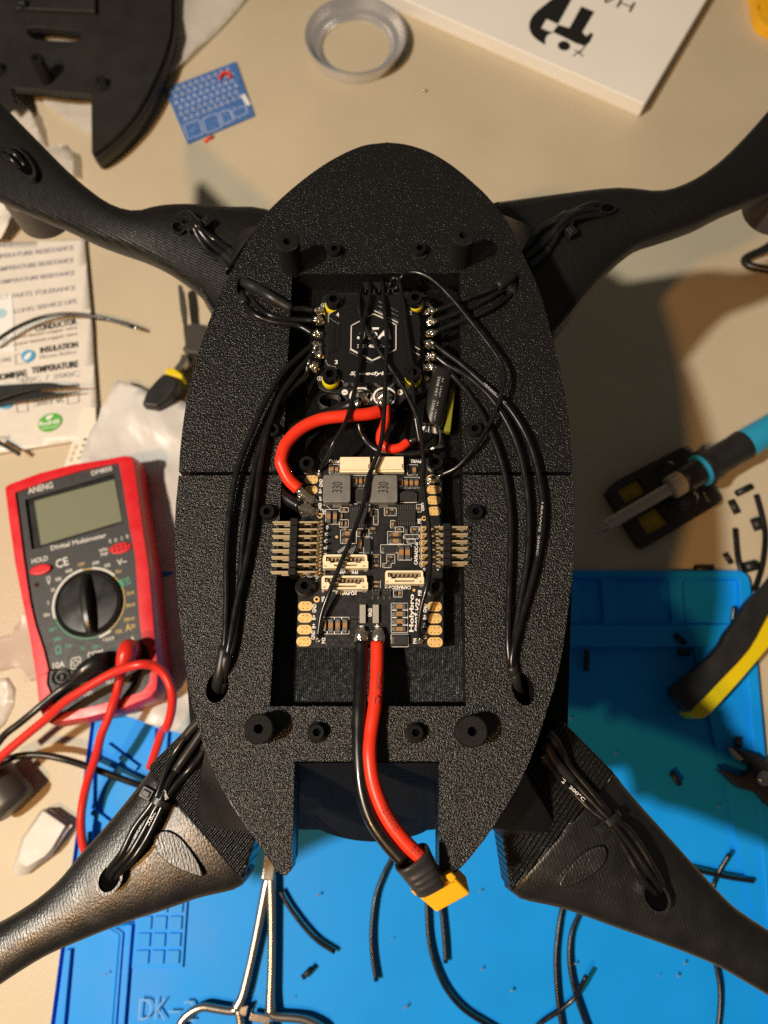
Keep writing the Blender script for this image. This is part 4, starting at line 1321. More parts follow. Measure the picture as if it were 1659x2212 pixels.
motor_wire("black motor wire sweeping from the fifth left solder joint down to the rear left slot", path(None, [(472, 1500), (481, 1460), (494, 1400), (510, 1310), (530, 1220), (548, 1120), (560, 1020), (578, 930), (605, 858), (640, 805), (665, 778)], [(0, 137), (1, 147), (2, 150.5), (8, 151), (10, 148)]), 2.1, 1.9, endp('rl2'), gm)
motor_wire("black motor wire tucked innermost along the left wall to the lowest left joint", path(None, [(474, 1506), (484, 1470), (500, 1410), (512, 1340), (520, 1250), (525, 1160), (540, 1060), (562, 965), (590, 895), (625, 845), (660, 812)], [(0, 136), (1, 146), (2, 149.6), (8, 150), (10, 147)]), 1.8, 1.0, endp('rl3'), gm)
motor_wire("black motor wire from the fourth right joint to the rear right slot, widest bend", path(None, [(1124, 1500), (1112, 1462), (1106, 1420), (1128, 1330), (1160, 1210), (1173, 1110), (1162, 1020), (1138, 945), (1098, 880), (1050, 835), (1000, 790), (962, 762)], [(0, 137), (1, 147), (2, 150.5), (8, 152), (11, 148.5)]), 2.0, 1.8, endp('rr1'), gm)
motor_wire("black motor wire from the fifth right joint to the rear right slot, middle bend", path(None, [(1127, 1502), (1114, 1470), (1110, 1400), (1122, 1310), (1140, 1200), (1142, 1100), (1130, 1010), (1106, 935), (1062, 862), (1008, 812), (968, 790)], [(0, 137), (1, 147), (2, 150), (8, 152), (10, 148)]), 1.9, 1.4, endp('rr2'), gm)
motor_wire("black motor wire from the lowest right joint to the rear right slot, innermost", path(None, [(1128, 1506), (1110, 1470), (1098, 1400), (1099, 1300), (1103, 1200), (1102, 1110), (1090, 1025), (1064, 945), (1024, 868), (972, 806)], [(0, 136), (1, 146.5), (2, 150), (7, 151), (9, 147.5)]), 1.9, 1.0, endp('rr3'), gm)
def wire_print(parent, s, a, b, z, h, mat_=None):
    mm = MB()
    a, b = P(a, z), P(b, z)
    text_add(mm, s, a, b, h, bold=.01)
    mm.build("lettering", mat_ or M['white'], parent)

wp = [o for o in SC.objects if o.name.startswith('motor_wire')]
wire_print(wp[9], '18AWG 200C', (1046, 828), (1092, 872), 153.3, .9, M['grey_ink'])
wire_print(wp[9], '18AWG 200C', (1172, 1085), (1160, 1200), 152.9, .7, M['grey_ink'])
gs = "thin signal wires draped over both boards"
def signal(label, pts, r=.84, tinned=True):
    root = thing("signal_wire", pts[-1], label, "wire", gs)
    tube("insulation", pts, r, M['wire'], root, 10)
    if tinned:
        d_ = (pts[-1] - pts[-2]).normalized()
        tube("stripped_end", [pts[-1] - d_ * .2, pts[-1] + d_ * 1.6], .42, M['solder'], root, 6)
    return root
def join(*ps): return [p for q in ps for p in q]
signal("thin black signal wire ending at the lower right M4 hole", join(
    path(A5, [(706, 372), (686, 480), (700, 590), (760, 700), (850, 850), (950, 1000), (1030, 1150), (1080, 1280), (1100, 1420), (1108, 1560)], [(0, 146), (1, 152.6), (3, 152.9), (5, 152.9), (9, 152)]),
    path(A2, [(1105, 330), (1140, 600), (1152, 850), (1130, 1010), (1092, 1150), (1078, 1270), (1084, 1345)], [(0, 152), (3, 153), (6, 146)])))
signal("thin black signal wire ending at the upper left board pad", join(
    path(A5, [(762, 352), (755, 430), (735, 530), (712, 640), (690, 830), (665, 1020), (605, 1250), (525, 1390), (475, 1490), (432, 1575)], [(0, 146), (1, 153), (3, 153.2), (5, 153.4), (7, 153), (9, 145.5)])))
signal("thin black signal wire ending at the lower left M2 hole", join(
    path(A5, [(838, 335), (848, 480), (866, 700), (860, 950), (850, 1200), (830, 1400), (780, 1545), (742, 1640)], [(0, 146), (1, 152.6), (3, 153.2), (5, 150.6), (7, 149.6)]),
    path(A2, [(722, 450), (642, 680), (562, 870), (492, 1050), (442, 1190), (418, 1340)], [(0, 149.6), (3, 149.4), (5, 145.5)])))
signal("thin black signal wire looping beside the cover's right screw and under its neighbour", join(
    path(A5, [(885, 390), (905, 330), (942, 335), (968, 440), (992, 620), (1020, 820), (1036, 1000), (1046, 1160), (1064, 1290), (1085, 1400)], [(0, 146), (1, 152), (3, 152.8), (5, 152.9), (7, 152), (9, 148)])), tinned=False)
signal("thin black signal wire bowing out over the right plate to the upper right board pad",
    path(A5, [(928, 400), (958, 325), (1005, 287), (1085, 292), (1180, 345), (1300, 465), (1420, 612), (1535, 760), (1612, 880), (1632, 1000), (1585, 1170), (1530, 1290), (1440, 1430), (1330, 1555), (1225, 1608)], [(0, 146), (1, 153), (4, 155), (9, 155), (12, 152), (14, 146.5)]))

# short power leads between the boards
t = thing("power_lead", P(A5(300, 1400), 140), "thick red power lead curling from the plus pad round to the lower board", "wire")
tube("insulation", join(path(A5, [(815, 1195), (740, 1212), (600, 1224), (440, 1246), (310, 1305), (212, 1405), (178, 1510)], [(0, 148), (2, 150), (6, 151)]),
     path(A2, [(188, 230), (228, 310), (292, 374)], [(0, 150.5), (2, 148)])), 2.35, M['red_wire'], t, 16)
tube("stripped_end", path(A2, [(275, 358), (330, 415), (385, 455)], [(0, 148), (2, 145.2)]), 1.5, M['solder'], t, 10)
t = thing("power_lead", P(A5(150, 1400), 138), "thick black power lead running under the red one to the ground pad", "wire")
tube("insulation", join(path(A5, [(700, 1120), (640, 1150), (560, 1180), (350, 1265), (205, 1355), (140, 1480)], [(0, 147), (1, 146), (3, 144), (5, 143)]),
     path(A2, [(120, 215), (140, 320), (200, 420), (305, 492)], [(0, 143), (3, 146.5)])), 2.35, M['wire'], t, 16)
tube("stripped_end", path(A2, [(290, 485), (330, 505), (385, 520)], [(0, 146.5), (2, 145)]), 1.6, M['solder'], t, 10)
t = thing("power_lead", P(A5(850, 1400), 140), "short red lead hooking from the plus pad to the capacitor leg", "wire")
tube("insulation", path(A5, [(862, 1160), (866, 1220), (850, 1290), (828, 1345), (832, 1400), (880, 1436), (950, 1432), (1005, 1395)], [(0, 147), (3, 145), (7, 144.5)]), 1.75, M['red_wire'], t, 12)
tube("stripped_end", path(A5, [(1000, 1398), (1060, 1372)], 144.5), .8, M['tin'], t, 8)
t = thing("power_lead", P(A5(850, 1450), 139), "short black lead looping below the red hook to the capacitor leg", "wire")
tube("insulation", path(A5, [(690, 1190), (690, 1290), (722, 1372), (800, 1445), (930, 1472), (1060, 1470), (1145, 1442)], [(0, 144), (2, 141.5), (6, 143)]), 1.4, M['wire'], t, 12)
tube("stripped_end", path(A5, [(1140, 1444), (1232, 1420)], 143), .8, M['tin'], t, 8)

# battery leads and their plug
t = thing("battery_lead", P(B5(690, 600), 140), "thick black battery lead from the minus pad to the yellow plug", "wire")
tube("insulation", join(path(A2, [(700, 1375)], 147), path(B5, [(702, 10), (696, 130), (688, 300), (684, 450), (688, 650), (708, 850), (768, 1040), (868, 1190), (975, 1310)], [(0, 148), (2, 151), (4, 152), (8, 152)])), 2.3, M['wire'], t, 16)
t = thing("battery_lead", P(B5(780, 600), 140), "thick red battery lead from the plus pad to the yellow plug", "wire")
tube("insulation", join(path(A2, [(806, 1375)], 147), path(B5, [(805, 10), (802, 130), (790, 300), (765, 470), (756, 620), (778, 790), (832, 950), (905, 1080), (1000, 1200), (1095, 1290)], [(0, 148), (2, 151), (4, 153), (9, 153)])), 2.3, M['red_wire'], t, 16)
red_dark = mat("dark_red_print", (0.30, 0.02, 0.01), 0.5)
wire_print(t, "200°C", B5(815, 70), B5(800, 285), 153.32, 1.5, red_dark)
wire_print(t, "12AWG", B5(838, 960), B5(930, 1115), 155.32, 1.5, red_dark)
wire_print(t, "200", B5(1030, 1225), B5(1095, 1290), 155.32, 1.4, red_dark)
X6 = K(1550, 3300, 400)
t = thing("battery_plug", P(X6(700, 800), 140), "yellow battery plug with a ribbed dark grey rubber boot", "connector")
T1, T2, T3, T4 = (P(X6(*q), z) for q, z in (((330, 905), 151), ((955, 600), 151), ((1262, 915), 148.5), ((700, 1222), 148.5)))
dz = P((1008, 1893), 139) - P((1017, 1931), 148.5)
vs = [T1, T2, T3, T4] + [p + dz for p in (T1, T2, T3, T4)]
# one long edge of the housing is chamfered
o = mesh("housing", *hull_geo(vs), M['xt_yellow'], t, bevel=.7, seg=3)
T1b, T2b = P(X6(280, 872), 151.3), P(X6(955, 560), 151.3)
fwd = ((T4 + T3) / 2 - (T1 + T2) / 2).normalized()
q = [T1b, T2b, T2b + fwd * 2.2, T1b + fwd * 2.2]
mesh("flange", *hull_geo([p for p in q] + [p + Vector((0, 0, -8)) for p in q]), M['xt_yellow'], t, bevel=.6, seg=3)
m = MB()
pa, pb_ = P(X6(500, 930), 150.95), P(X6(940, 690), 150.95)
text_add(m, "Amass", P(X6(560, 905), 151.2), P(X6(900, 720), 151.2), 1.5, 0)
for a, b in (((500, 975), (965, 722)), ((460, 925), (500, 975))):
    a, b = P(X6(*a), 150.9), P(X6(*b), 150.9)
    dd = b - a
    m.box((a + b) / 2 + Vector((0, 0, .1)), (dd.length, .28, .25), atan2(dd.y, dd.x))
m.build("moulded_lettering", mat("darker_yellow", (0.62, 0.30, 0.008), 0.45), t)
A_, B_ = P(X6(300, 315), 153), P(X6(600, 790), 150)
ax = (B_ - A_).normalized()
wv0 = (P(X6(560, 130), 153) - P(X6(20, 500), 153)) / 2
wv1 = (P(X6(800, 640), 150) - P(X6(330, 880), 150)) / 2
vs, fs = [], []
nr = 32
prof = [(-.02, .80, .72), (-.03, .97, .96), (0.0, 1, 1), (.08, 1, 1), (.2, .99, .97), (.28, .98, .93), (.34, 1.0, 1.05), (.40, .99, 1.05), (.46, .97, .92), (.52, .98, 1.06), (.60, .98, 1.06), (.66, .97, .93), (.72, .98, 1.05), (.79, .98, 1.04), (.85, .98, .95), (1, 1.0, 1.0)]
def sect(tt, sw, sh_):
    c = A_ + (B_ - A_) * tt
    wv = wv0 + (wv1 - wv0) * max(tt, 0)
    up = wv.normalized().cross(ax) * -1
    if up.z < 0: up = -up
    hh = 5.4 - .8 * tt
    return [c + wv * (sw * (abs(cos(a)) ** .75) * (1 if cos(a) > 0 else -1)) + up * (hh * sh_ * (abs(sin(a)) ** .75) * (1 if sin(a) > 0 else -1)) for a in [2 * pi * k / nr for k in range(nr)]]
rings = [sect(.22, .70, .6)] + [sect(*p) for p in prof]
for r_ in rings: vs += r_
for i in range(len(rings) - 1):
    for k in range(nr):
        a, b = i * nr + k, i * nr + (k + 1) % nr
        fs.append((a, b, b + nr, a + nr))
fs.append(tuple(range(nr)))
mesh("rubber_boot", vs, fs, M['boot'], t, True)

# bundles along the arms and their zip ties
def bundle(where, K_, lines, zs, r=1.2, sleeve_to=None):
    for i, pts in enumerate(lines):
        pp = path(K_, pts, zs[i])
        root = thing("arm_wire", pp[0], where[i], "wire", "motor wires tied along the arms")
        tube("insulation", pp, r, M['wire'], root, 10)
        if sleeve_to:
            full = catmull(pp, 6)
            seg = full[:int(sleeve_to[i] * 6) + 1]
            tube("heat_shrink", seg, [1.75] * (len(seg) - 1) + [1.6], M['sleeve'], root, 10, smoothpath=False)
    return root
r_ = bundle(["black motor wire on the rear left arm, upper one of the tied bundle", "black motor wire on the rear left arm, middle one of the tied bundle", "black motor wire on the rear left arm, lower one of the tied bundle"], A0,
    [[(1330, 40), (1240, 130), (1150, 260), (1085, 380), (1035, 530), (985, 620), (880, 760), (800, 920), (720, 1030), (690, 1110)],
     [(1350, 90), (1270, 210), (1180, 340), (1110, 450), (1060, 560), (1010, 650), (930, 800), (850, 930), (740, 1050), (715, 1130)],
     [(1360, 200), (1310, 290), (1230, 390), (1150, 480), (1085, 575), (1030, 690), (960, 830), (880, 950), (790, 1050), (735, 1120)]],
    [[(0, 122), (2, 117), (4, 118.5), (7, 117), (9, 111)], [(0, 122), (2, 117), (4, 119), (7, 117.5), (9, 111)], [(0, 122), (2, 117), (4, 118), (7, 117), (9, 111)]], 1.3, (1.4, 2.6, .8))
wire_print(r_, "18AWG", A0(1070, 520), A0(1090, 575), 120, 1.2)
wire_print(r_, "200°C", A0(1010, 660), A0(965, 745), 119.6, 1.2)
r_ = bundle(["black motor wire on the rear right arm, lower one marked 18AWG", "black motor wire on the rear right arm, middle one of the tied bundle", "black motor wire on the rear right arm, upper one of the tied bundle"], A7,
    [[(215, 270), (290, 380), (400, 500), (520, 620), (620, 700), (700, 800), (770, 920), (850, 1060), (930, 1150), (975, 1200)],
     [(235, 200), (310, 330), (420, 450), (540, 580), (645, 690), (730, 790), (810, 900), (890, 1020), (960, 1120), (990, 1190)],
     [(250, 130), (340, 250), (400, 360), (520, 500), (665, 680), (770, 760), (850, 870), (920, 990), (985, 1110), (1005, 1180)]],
    [[(0, 122), (2, 117), (4, 118.5), (7, 117), (9, 110)], [(0, 122), (2, 118), (4, 119), (7, 117.5), (9, 110)], [(0, 122), (2, 118), (4, 118), (7, 117), (9, 110)]], 1.25, (.5, 2.0, .9))
wire_print(r_, "18AWG", A7(268, 352), A7(362, 455), 119.2, 1.5)
wire_print(r_, "200°C", A7(395, 480), A7(490, 570), 119.0, 1.2)
bundle(["black motor wire on the front left arm, outer one of the tied bundle", "black motor wire on the front left arm, middle one of the tied bundle", "black motor wire on the front left arm, inner one of the tied bundle"], F2,
    [[(560, 1020), (480, 900), (330, 800), (220, 640), (170, 545), (60, 540), (10, 560)],
     [(600, 920), (500, 830), (360, 720), (250, 590), (190, 505), (90, 440), (0, 500)],
     [(620, 860), (540, 780), (420, 690), (290, 590), (215, 500), (110, 390), (40, 410), (-20, 480)]],
    [[(0, 120), (2, 117), (4, 120), (6, 112)], [(0, 121), (2, 118), (4, 121), (6, 112)], [(0, 121), (2, 117), (4, 121), (7, 112)]], 1.5, (1.2, 1.0, .9))
bundle(["black motor wire on the front right arm, upper one of the tied bundle", "black motor wire on the front right arm, middle one of the tied bundle", "black motor wire on the front right arm, lower one of the tied bundle"], F3,
    [[(700, 800), (820, 650), (960, 520), (1160, 420), (1300, 360), (1430, 300), (1560, 290), (1660, 330)],
     [(720, 880), (860, 780), (1000, 660), (1090, 540), (1190, 440), (1330, 370), (1440, 350), (1560, 360), (1660, 345)],
     [(780, 960), (900, 870), (1020, 740), (1110, 580), (1205, 470), (1340, 430), (1480, 410), (1600, 400), (1670, 360)]],
    [[(0, 120), (2, 118), (3, 120), (7, 111)], [(0, 120), (2, 118), (4, 121), (8, 111)], [(0, 120), (2, 117), (4, 119.5), (8, 111)]], 1.5, (1.3, 1.6, 1.9))
def zip_tie(label, K_, c, z, dirv, head, hz, rad=3.0):
    """band round the bundle with its ratchet head"""
    o = P(K_(*c), z)
    h = P(K_(*head), hz)
    a = P(K_(c[0] + dirv[0], c[1] + dirv[1]), z) - o
    a.z = 0; a.normalize()
    root = thing("zip_tie", o, label, "zip tie", "zip ties round the wire bundles")
    s = Vector((-a.y, a.x, 0))
    m = MB()
    vs, fs = [], []
    n = 24
    for k in range(n):
        f = 2 * pi * k / n
        for (u, rr) in ((-1.2, 0), (1.2, 0), (1.2, .6), (-1.2, .6)):
            vs.append(o + a * u + s * ((rad + .5 + rr) * cos(f)) + Vector((0, 0, (rad * .75 + rr) * sin(f))))
    for k in range(n):
        for j in range(4):
            fs.append((k * 4 + j, k * 4 + (j + 1) % 4, ((k + 1) % n) * 4 + (j + 1) % 4, ((k + 1) % n) * 4 + j))
    mesh("band", vs, fs, M['black'], root, bevel=.15)
    m = MB()
    rot = atan2(a.y, a.x)
    m.box(h, (4.2, 4.6, 3.4), rot)
    m.box(h + s * 0 + Vector((0, 0, 1.9)), (2.2, 3.0, .8), rot)
    m.build("ratchet_head", M['black'], root, bevel=.4)
zip_tie("black zip tie round the wires on the rear left arm", A0, (1045, 590), 117.4, (-55, 100), (965, 535), 119)
zip_tie("black zip tie round the wires on the rear right arm", A7, (655, 690), 117.4, (80, 100), (600, 745), 118)
zip_tie("black zip tie round the wires on the front left arm", F2, (180, 530), 117.8, (-80, -60), (315, 490), 118)
zip_tie("black zip tie round the wires on the front right arm", F3, (1190, 450), 117.8, (120, -70), (1240, 590), 118)
t = thing("arm_wire", P((30, 340), 108), "black wires surfacing in the long slot at the far left arm end", "wire")
tube("insulation", path(None, [(8, 322), (28, 330), (50, 352), (62, 378)], [(0, 108), (1, 114), (3, 108)]), 1.3, M['wire'], t)
tube("insulation", path(None, [(4, 334), (22, 342), (42, 362), (56, 382)], [(0, 108), (1, 113), (3, 108)]), 1.3, M['wire'], t)
desk_frame(True)
# ------------------------------------------------------------------ the meter
ZF = 34.0          # height of the face rim
def am(q, z=ZF): return xy([P(AM(*q), z)])[0]
mo = [(33, 200), (60, 178), (250, 108), (480, 48), (700, 14), (815, -8), (850, -2), (872, 30), (900, 250), (935, 500), (965, 700), (985, 900), (998, 1050), (1008, 1180), (1022, 1290), (1030, 1400), (1022, 1510), (985, 1562), (800, 1640), (560, 1700), (340, 1735), (290, 1715), (258, 1640), (238, 1450), (200, 1200), (150, 950), (100, 700), (58, 400)]
mf = [(105, 236), (340, 150), (560, 85), (780, 40), (802, 150), (850, 450), (888, 650), (905, 900), (915, 1050), (934, 1212), (965, 1240), (982, 1290), (988, 1400), (980, 1475), (932, 1535), (650, 1620), (420, 1672), (372, 1655), (352, 1600), (332, 1530), (312, 1480), (318, 1410), (325, 1395), (290, 1250), (240, 1100), (205, 950), (160, 650), (122, 350)]
mo_w = rounded([P(AM(*q), ZF) for q in mo], .8, 2)
mf_w = rounded([P(AM(*q), ZF - 1.5) for q in mf], 1.0, 2)
ce = P(AM(540, 900), 0)
mm_ = thing("multimeter", (ce.x, ce.y, 3), "red digital multimeter with a round black dial and blank grey display", "multimeter")
cxm, cym = ce.x - 2, ce.y
# the case: rim, waist and foot
levels = [(ZF, 1.0), (ZF - 4, 1.018), (ZF - 12, 1.03), (12, 1.02), (5.6, 1.0), (4.45, .97)]
vs, fs = [], []
n = len(mo_w)
if area2(mo_w) < 0: mo_w = mo_w[::-1]
for z, s in levels:
    vs += [(cxm + (p[0] - cxm) * s, cym + (p[1] - cym) * s, z) for p in mo_w]
for k in range(len(levels) - 1):
    for i in range(n):
        a, b = k * n + i, k * n + (i + 1) % n
        fs.append((a, a + n, b + n, b))
fs.append(tuple(range((len(levels) - 1) * n, len(levels) * n))[::-1])
if area2(mf_w) > 0: mf_w = mf_w[::-1]
k0 = len(vs)
tv, tf = prism_geo(mo_w, ZF - 2.2, ZF, [mf_w])
nn = len(mo_w) + len(mf_w)
vs2 = vs + [Vector(v) for v in tv]
top_only = [tuple(i + k0 for i in f) for f in tf if all(i >= nn for i in f)] + [tuple(i + k0 for i in f) for f in tf if len(f) == 4 and any(i < nn for i in f) and all((i % nn) >= len(mo_w) for i in f)]
o = mesh("case", vs2, fs + top_only, M['mm_red'], mm_)
edge_smooth(o, 28)
bm = bmesh.new(); bm.from_mesh(o.data)
bmesh.ops.remove_doubles(bm, verts=bm.verts[:], dist=1e-6)
bmesh.ops.recalc_face_normals(bm, faces=bm.faces[:])
bm.to_mesh(o.data); bm.free()
b = o.modifiers.new("edge", 'BEVEL'); b.width = 1.0 * MM; b.segments = 3; b.limit_method = 'ANGLE'; b.angle_limit = radians(40)
ZP = ZF - 1.6
lcd_b = [am(q, ZP) for q in [(163, 278), (742, 108), (756, 140), (803, 432), (262, 592), (206, 602)]]
dial_c = P(AM(583, 955), ZP)
prism("face_plate", mf_w, ZP - 1.0, ZP, M['mm_face'], mm_, [lcd_b], bevel=.1)
sc = [am(q, ZP - 1.6) for q in [(150, 262), (760, 90), (825, 450), (195, 625)]]
prism("display_well", sc, ZP - 2.2, ZP - 2.0, M['black'], mm_)
sc = [am(q, ZP - 1.8) for q in [(225, 288), (748, 146), (797, 418), (268, 575)]]
prism("display", sc, ZP - 2.0, ZP - 1.6, M['lcd'], mm_)
# dial
rd = 222 * .33069 / 4.32
m = thing  # (keeps the builder name short below)
dl = lathe("dial", (dial_c.x, dial_c.y, ZP - .2), [(rd, 0), (rd, 1.2), (rd * .93, 2.0), (rd * .9, 1.7), (rd * .86, 2.2), (rd * .5, 2.6), (0, 2.7)], M['dial'], mm_, 56)
edge_smooth(dl, 30)
ga_, gb_ = P(AM(545, 765), ZP + 5), P(AM(590, 1160), ZP + 5)
dv = gb_ - ga_
gl = dv.length
gx_ = Vector((dv.y, -dv.x, 0)).normalized()
gm_ = (ga_ + gb_) / 2
dvn = dv.normalized()
vs, fs = [], []
for i in range(15):
    u = -1 + 2 * i / 14
    hw = (rd * .20) * (1 - .25 * abs(u))
    hh = 7.5 * (1 - .5 * abs(u) ** 3)
    for (s, z) in ((-1.25, 0), (-.75, .8), (-.35, 1), (.35, 1), (.75, .8), (1.25, 0)):
        vs.append(Vector((gm_.x, gm_.y, ZP + 2.0)) + dvn * (u * gl * .49) + gx_ * (hw * s) + Vector((0, 0, hh * z)))
for i in range(14):
    for j in range(5):
        a = i * 6 + j
        fs.append((a, a + 1, a + 7, a + 6))
fs.append(tuple(range(6))[::-1]); fs.append(tuple(range(84, 90)))
o = mesh("grip_bar", vs, fs, M['dial'], dl)
bm = bmesh.new(); bm.from_mesh(o.data); bmesh.ops.recalc_face_normals(bm, faces=bm.faces[:]); bm.to_mesh(o.data); bm.free()
edge_smooth(o, 25)
# rings of colour round the dial
def arc_ring(a0, a1, r0, r1, mt_):
    m = MB()
    n = max(3, int(abs(a1 - a0) / 5))
    pts = [(dial_c.x + TSC * r1 * cos(radians(a0 + (a1 - a0) * k / n)), dial_c.y + TSC * r1 * sin(radians(a0 + (a1 - a0) * k / n))) for k in range(n + 1)]
    pts += [(dial_c.x + TSC * r0 * cos(radians(a1 + (a0 - a1) * k / n)), dial_c.y + TSC * r0 * sin(radians(a1 + (a0 - a1) * k / n))) for k in range(n + 1)]
    m.prism(pts, ZP, ZP + .05)
    m.build("range_ring", mt_, mm_)
arc_ring(107, 205, rd * 1.03, rd * 1.10, M['mm_white'])
arc_ring(52, 92, rd * 1.03, rd * 1.10, M['mm_white'])
arc_ring(92, 107, rd * 1.03, rd * 1.07, M['mm_gold'])
arc_ring(28, 40, rd * 1.02, rd * 1.12, M['mm_green'])
arc_ring(40, 52, rd * 1.03, rd * 1.06, M['mm_gold'])
arc_ring(-48, 28, rd * 1.03, rd * 1.06, M['mm_gold'])
arc_ring(-68, -48, rd * 1.04, rd * 1.11, M['mm_white'])
arc_ring(-155, -68, rd * 1.03, rd * 1.06, M['mm_green'])
def meter_text(items, mt_):
    for (s, a, b, h) in items:
        m = MB()
        text_add(m, s, P(AM(*a), ZP + .04), P(AM(*b), ZP + .04), h, bold=.02)
        m.build("lettering", mt_, mm_)
def ctr(s, x, y, w_, h, sl=-.22): return (s, (x - w_, y + w_ * -sl * 1), (x + w_, y - w_ * -sl), h)
meter_text([("ANENG", (182, 222), (345, 180), 3.6), ("DM850", (597, 106), (730, 72), 2.7), ("Digital Multimeter", (332, 600), (695, 512), 3.2), ("HOLD", (206, 682), (312, 658), 2.6),
            ("CE", (365, 702), (445, 676), 4.6), ("V~", (765, 690), (828, 676), 3.2), ctr("600", 625, 690, 22, 1.8), ctr("200", 700, 707, 20, 1.8), ctr("600", 450, 742, 22, 1.8), ctr("200", 380, 797, 20, 1.8),
            ctr("20", 345, 866, 13, 1.8), ctr("2", 314, 950, 6, 1.8), ctr("200m", 305, 1030, 22, 1.7), ctr("V", 318, 815, 14, 3.2), ctr("=", 315, 785, 14, .9), ("10A", (345, 1364), (422, 1350), 3.0), ("COM", (572, 1298), (672, 1272), 3.0), ("mA", (822, 1198), (880, 1182), 2.4),
            ("V\u03a9mA", (850, 1220), (915, 1205), 2.0), ctr("MAX", 720, 1470, 26, 2.2), ctr("250V", 820, 1480, 24, 1.6), ctr("FUSED", 575, 1545, 32, 1.9), ctr("CAT II", 560, 1480, 30, 1.6), ("\u2022)))", (670, 1198), (745, 1180), 1.9),
            ctr("E", 720, 548, 7, 1.8), ctr("B", 757, 541, 7, 1.8), ctr("C", 795, 530, 7, 1.8), ctr("E", 832, 518, 7, 1.8), ctr("NPN", 675, 606, 26, 1.7), ctr("PNP", 682, 634, 24, 1.7)], M['mm_white'])
meter_text([ctr("OFF", 530, 700, 22, 1.9), ctr("9V", 775, 748, 20, 1.9), ctr("2mA", 852, 885, 26, 1.9), ctr("20mA", 852, 965, 32, 1.9), ctr("200mA", 845, 1056, 36, 1.9), ctr("10A", 778, 1138, 22, 2.2), ctr("A=", 850, 1108, 32, 3.6)], M['mm_gold'])
meter_text([ctr("mA", 822, 795, 28, 1.9), ctr("1.5V", 832, 822, 26, 2.2), ctr("20M", 345, 1125, 26, 1.9), ctr("200k", 375, 1188, 28, 1.9), ctr("20k", 450, 1232, 22, 1.7), ctr("2k", 540, 1248, 14, 1.8), ctr("200", 622, 1238, 20, 1.7), ctr("\u03a9", 380, 1258, 20, 4.4)], M['mm_green'])
# double square mark
m = MB()
for s, w_ in ((34, .55), (17, .5)):
    q = [P(AM(495 + dx * s * .9, 1345 + dy * s - dx * s * .2), ZP) for dx, dy in ((-1, -1), (1, -1), (1, 1), (-1, 1))]
    for a, b in zip(q, q[1:] + q[:1]):
        dd = b - a
        m.box(((a.x + b.x) / 2, (a.y + b.y) / 2, ZP + .03), (dd.length + w_, w_, .05), atan2(dd.y, dd.x))
m.build("lettering", M['mm_white'], mm_)
c = P(AM(272, 738), ZP)
prism("hold_button", ell(c, 5.6, 2.7, radians(13), 28), ZP, ZP + 2.2, M['mm_red'], mm_, bevel=.9, seg=3)
c = P(AM(788, 596), ZP)
prism("transistor_socket", ell(c, 5.6, 2.9, radians(13), 28), ZP, ZP + .9, M['mm_red'], mm_, bevel=.4)
m = MB()
for i in range(4):
    for j in (0, 1):
        q = P(AM(745 + i * 28 + j * 6, 596 - i * 7 + j * 24 - 8), ZP + .95)
        m.prism(ell(q, .5, .5, 0, 8), ZP + .9, ZP + .97)
m.build("socket_hole", M['hole'], mm_)
prism("indicator", ell(P(AM(240, 834), ZP), 1.2, 1.2, 0, 14), ZP, ZP + .15, mat("dark_red_lens", (0.06, 0.006, 0.008), 0.2), mm_)
for q in ((400, 1438), (628, 1352), (870, 1290)):
    c = P(AM(*q), ZP)
    lathe("socket", (c.x, c.y, ZP - .3), [(4.4, 0), (4.4, 1.3), (3.6, 1.3), (3.5, .5), (1.9, .5), (1.9, 1.5), (1.2, 1.5), (1.1, .1), (0, .1)], M['black'], mm_, 28)

# test leads
def lead(label, mt_, plug, cable, r, plug_r):
    t = thing("test_lead", plug[0], label, "test lead")
    tube("plug_body", plug[:4], plug_r, mt_, t, 16, flat=.85)
    a, b = plug[3], plug[4]
    m = MB()
    for k in range(7):
        u = a + (b - a) * (k / 7)
        v = a + (b - a) * ((k + .55) / 7)
        m.tube([u, v], (3.2 - .2 * k) * .8, 12, smoothpath=False)
    m.build("strain_relief", mt_, t, smooth=True)
    tube("cable", [a + (b - a) * .1] + cable, r, mt_, t, 12, sub=8)
    return t
lead("black test lead with its angled plug in the meter's COM socket", M['black'], [P(AM(668, 1330), ZP + 2), P(AM(640, 1345), ZP + 9), P(AM(560, 1395), ZP + 10), P(AM(480, 1465), ZP + 9), P(AM(395, 1520), ZP + 8)],
     path(AM, [(395, 1520), (330, 1570), (230, 1655), (120, 1745), (30, 1815)], [(0, ZP + 8), (2, 40), (4, 36)]) + path(A0, [(-60, 270)], 30), 1.75, [4.4, 4.9, 4.6, 3.0])
t = lead("red test lead with its plug in the right socket, cable hanging down to the mat", M['lead_red'], [P(AM(872, 1262), ZP + 3), P(AM(838, 1262), ZP + 14), P(AM(812, 1330), ZP + 15), P(AM(790, 1405), ZP + 14), P(AM(768, 1520), ZP + 11)],
     path(AM, [(768, 1520), (745, 1590), (705, 1710), (660, 1820)], [(0, ZP + 11), (3, 34)]) + path(A0, [(625, 300), (580, 430), (545, 570), (528, 720), (540, 860), (575, 960)], [(0, 28), (2, 16), (5, 8)]), 2.1, [4.6, 5.4, 4.6, 2.8])
t = thing("test_lead", P(AM(900, 1360), 40), "red test lead cable arching over the bottom of the meter", "test lead")
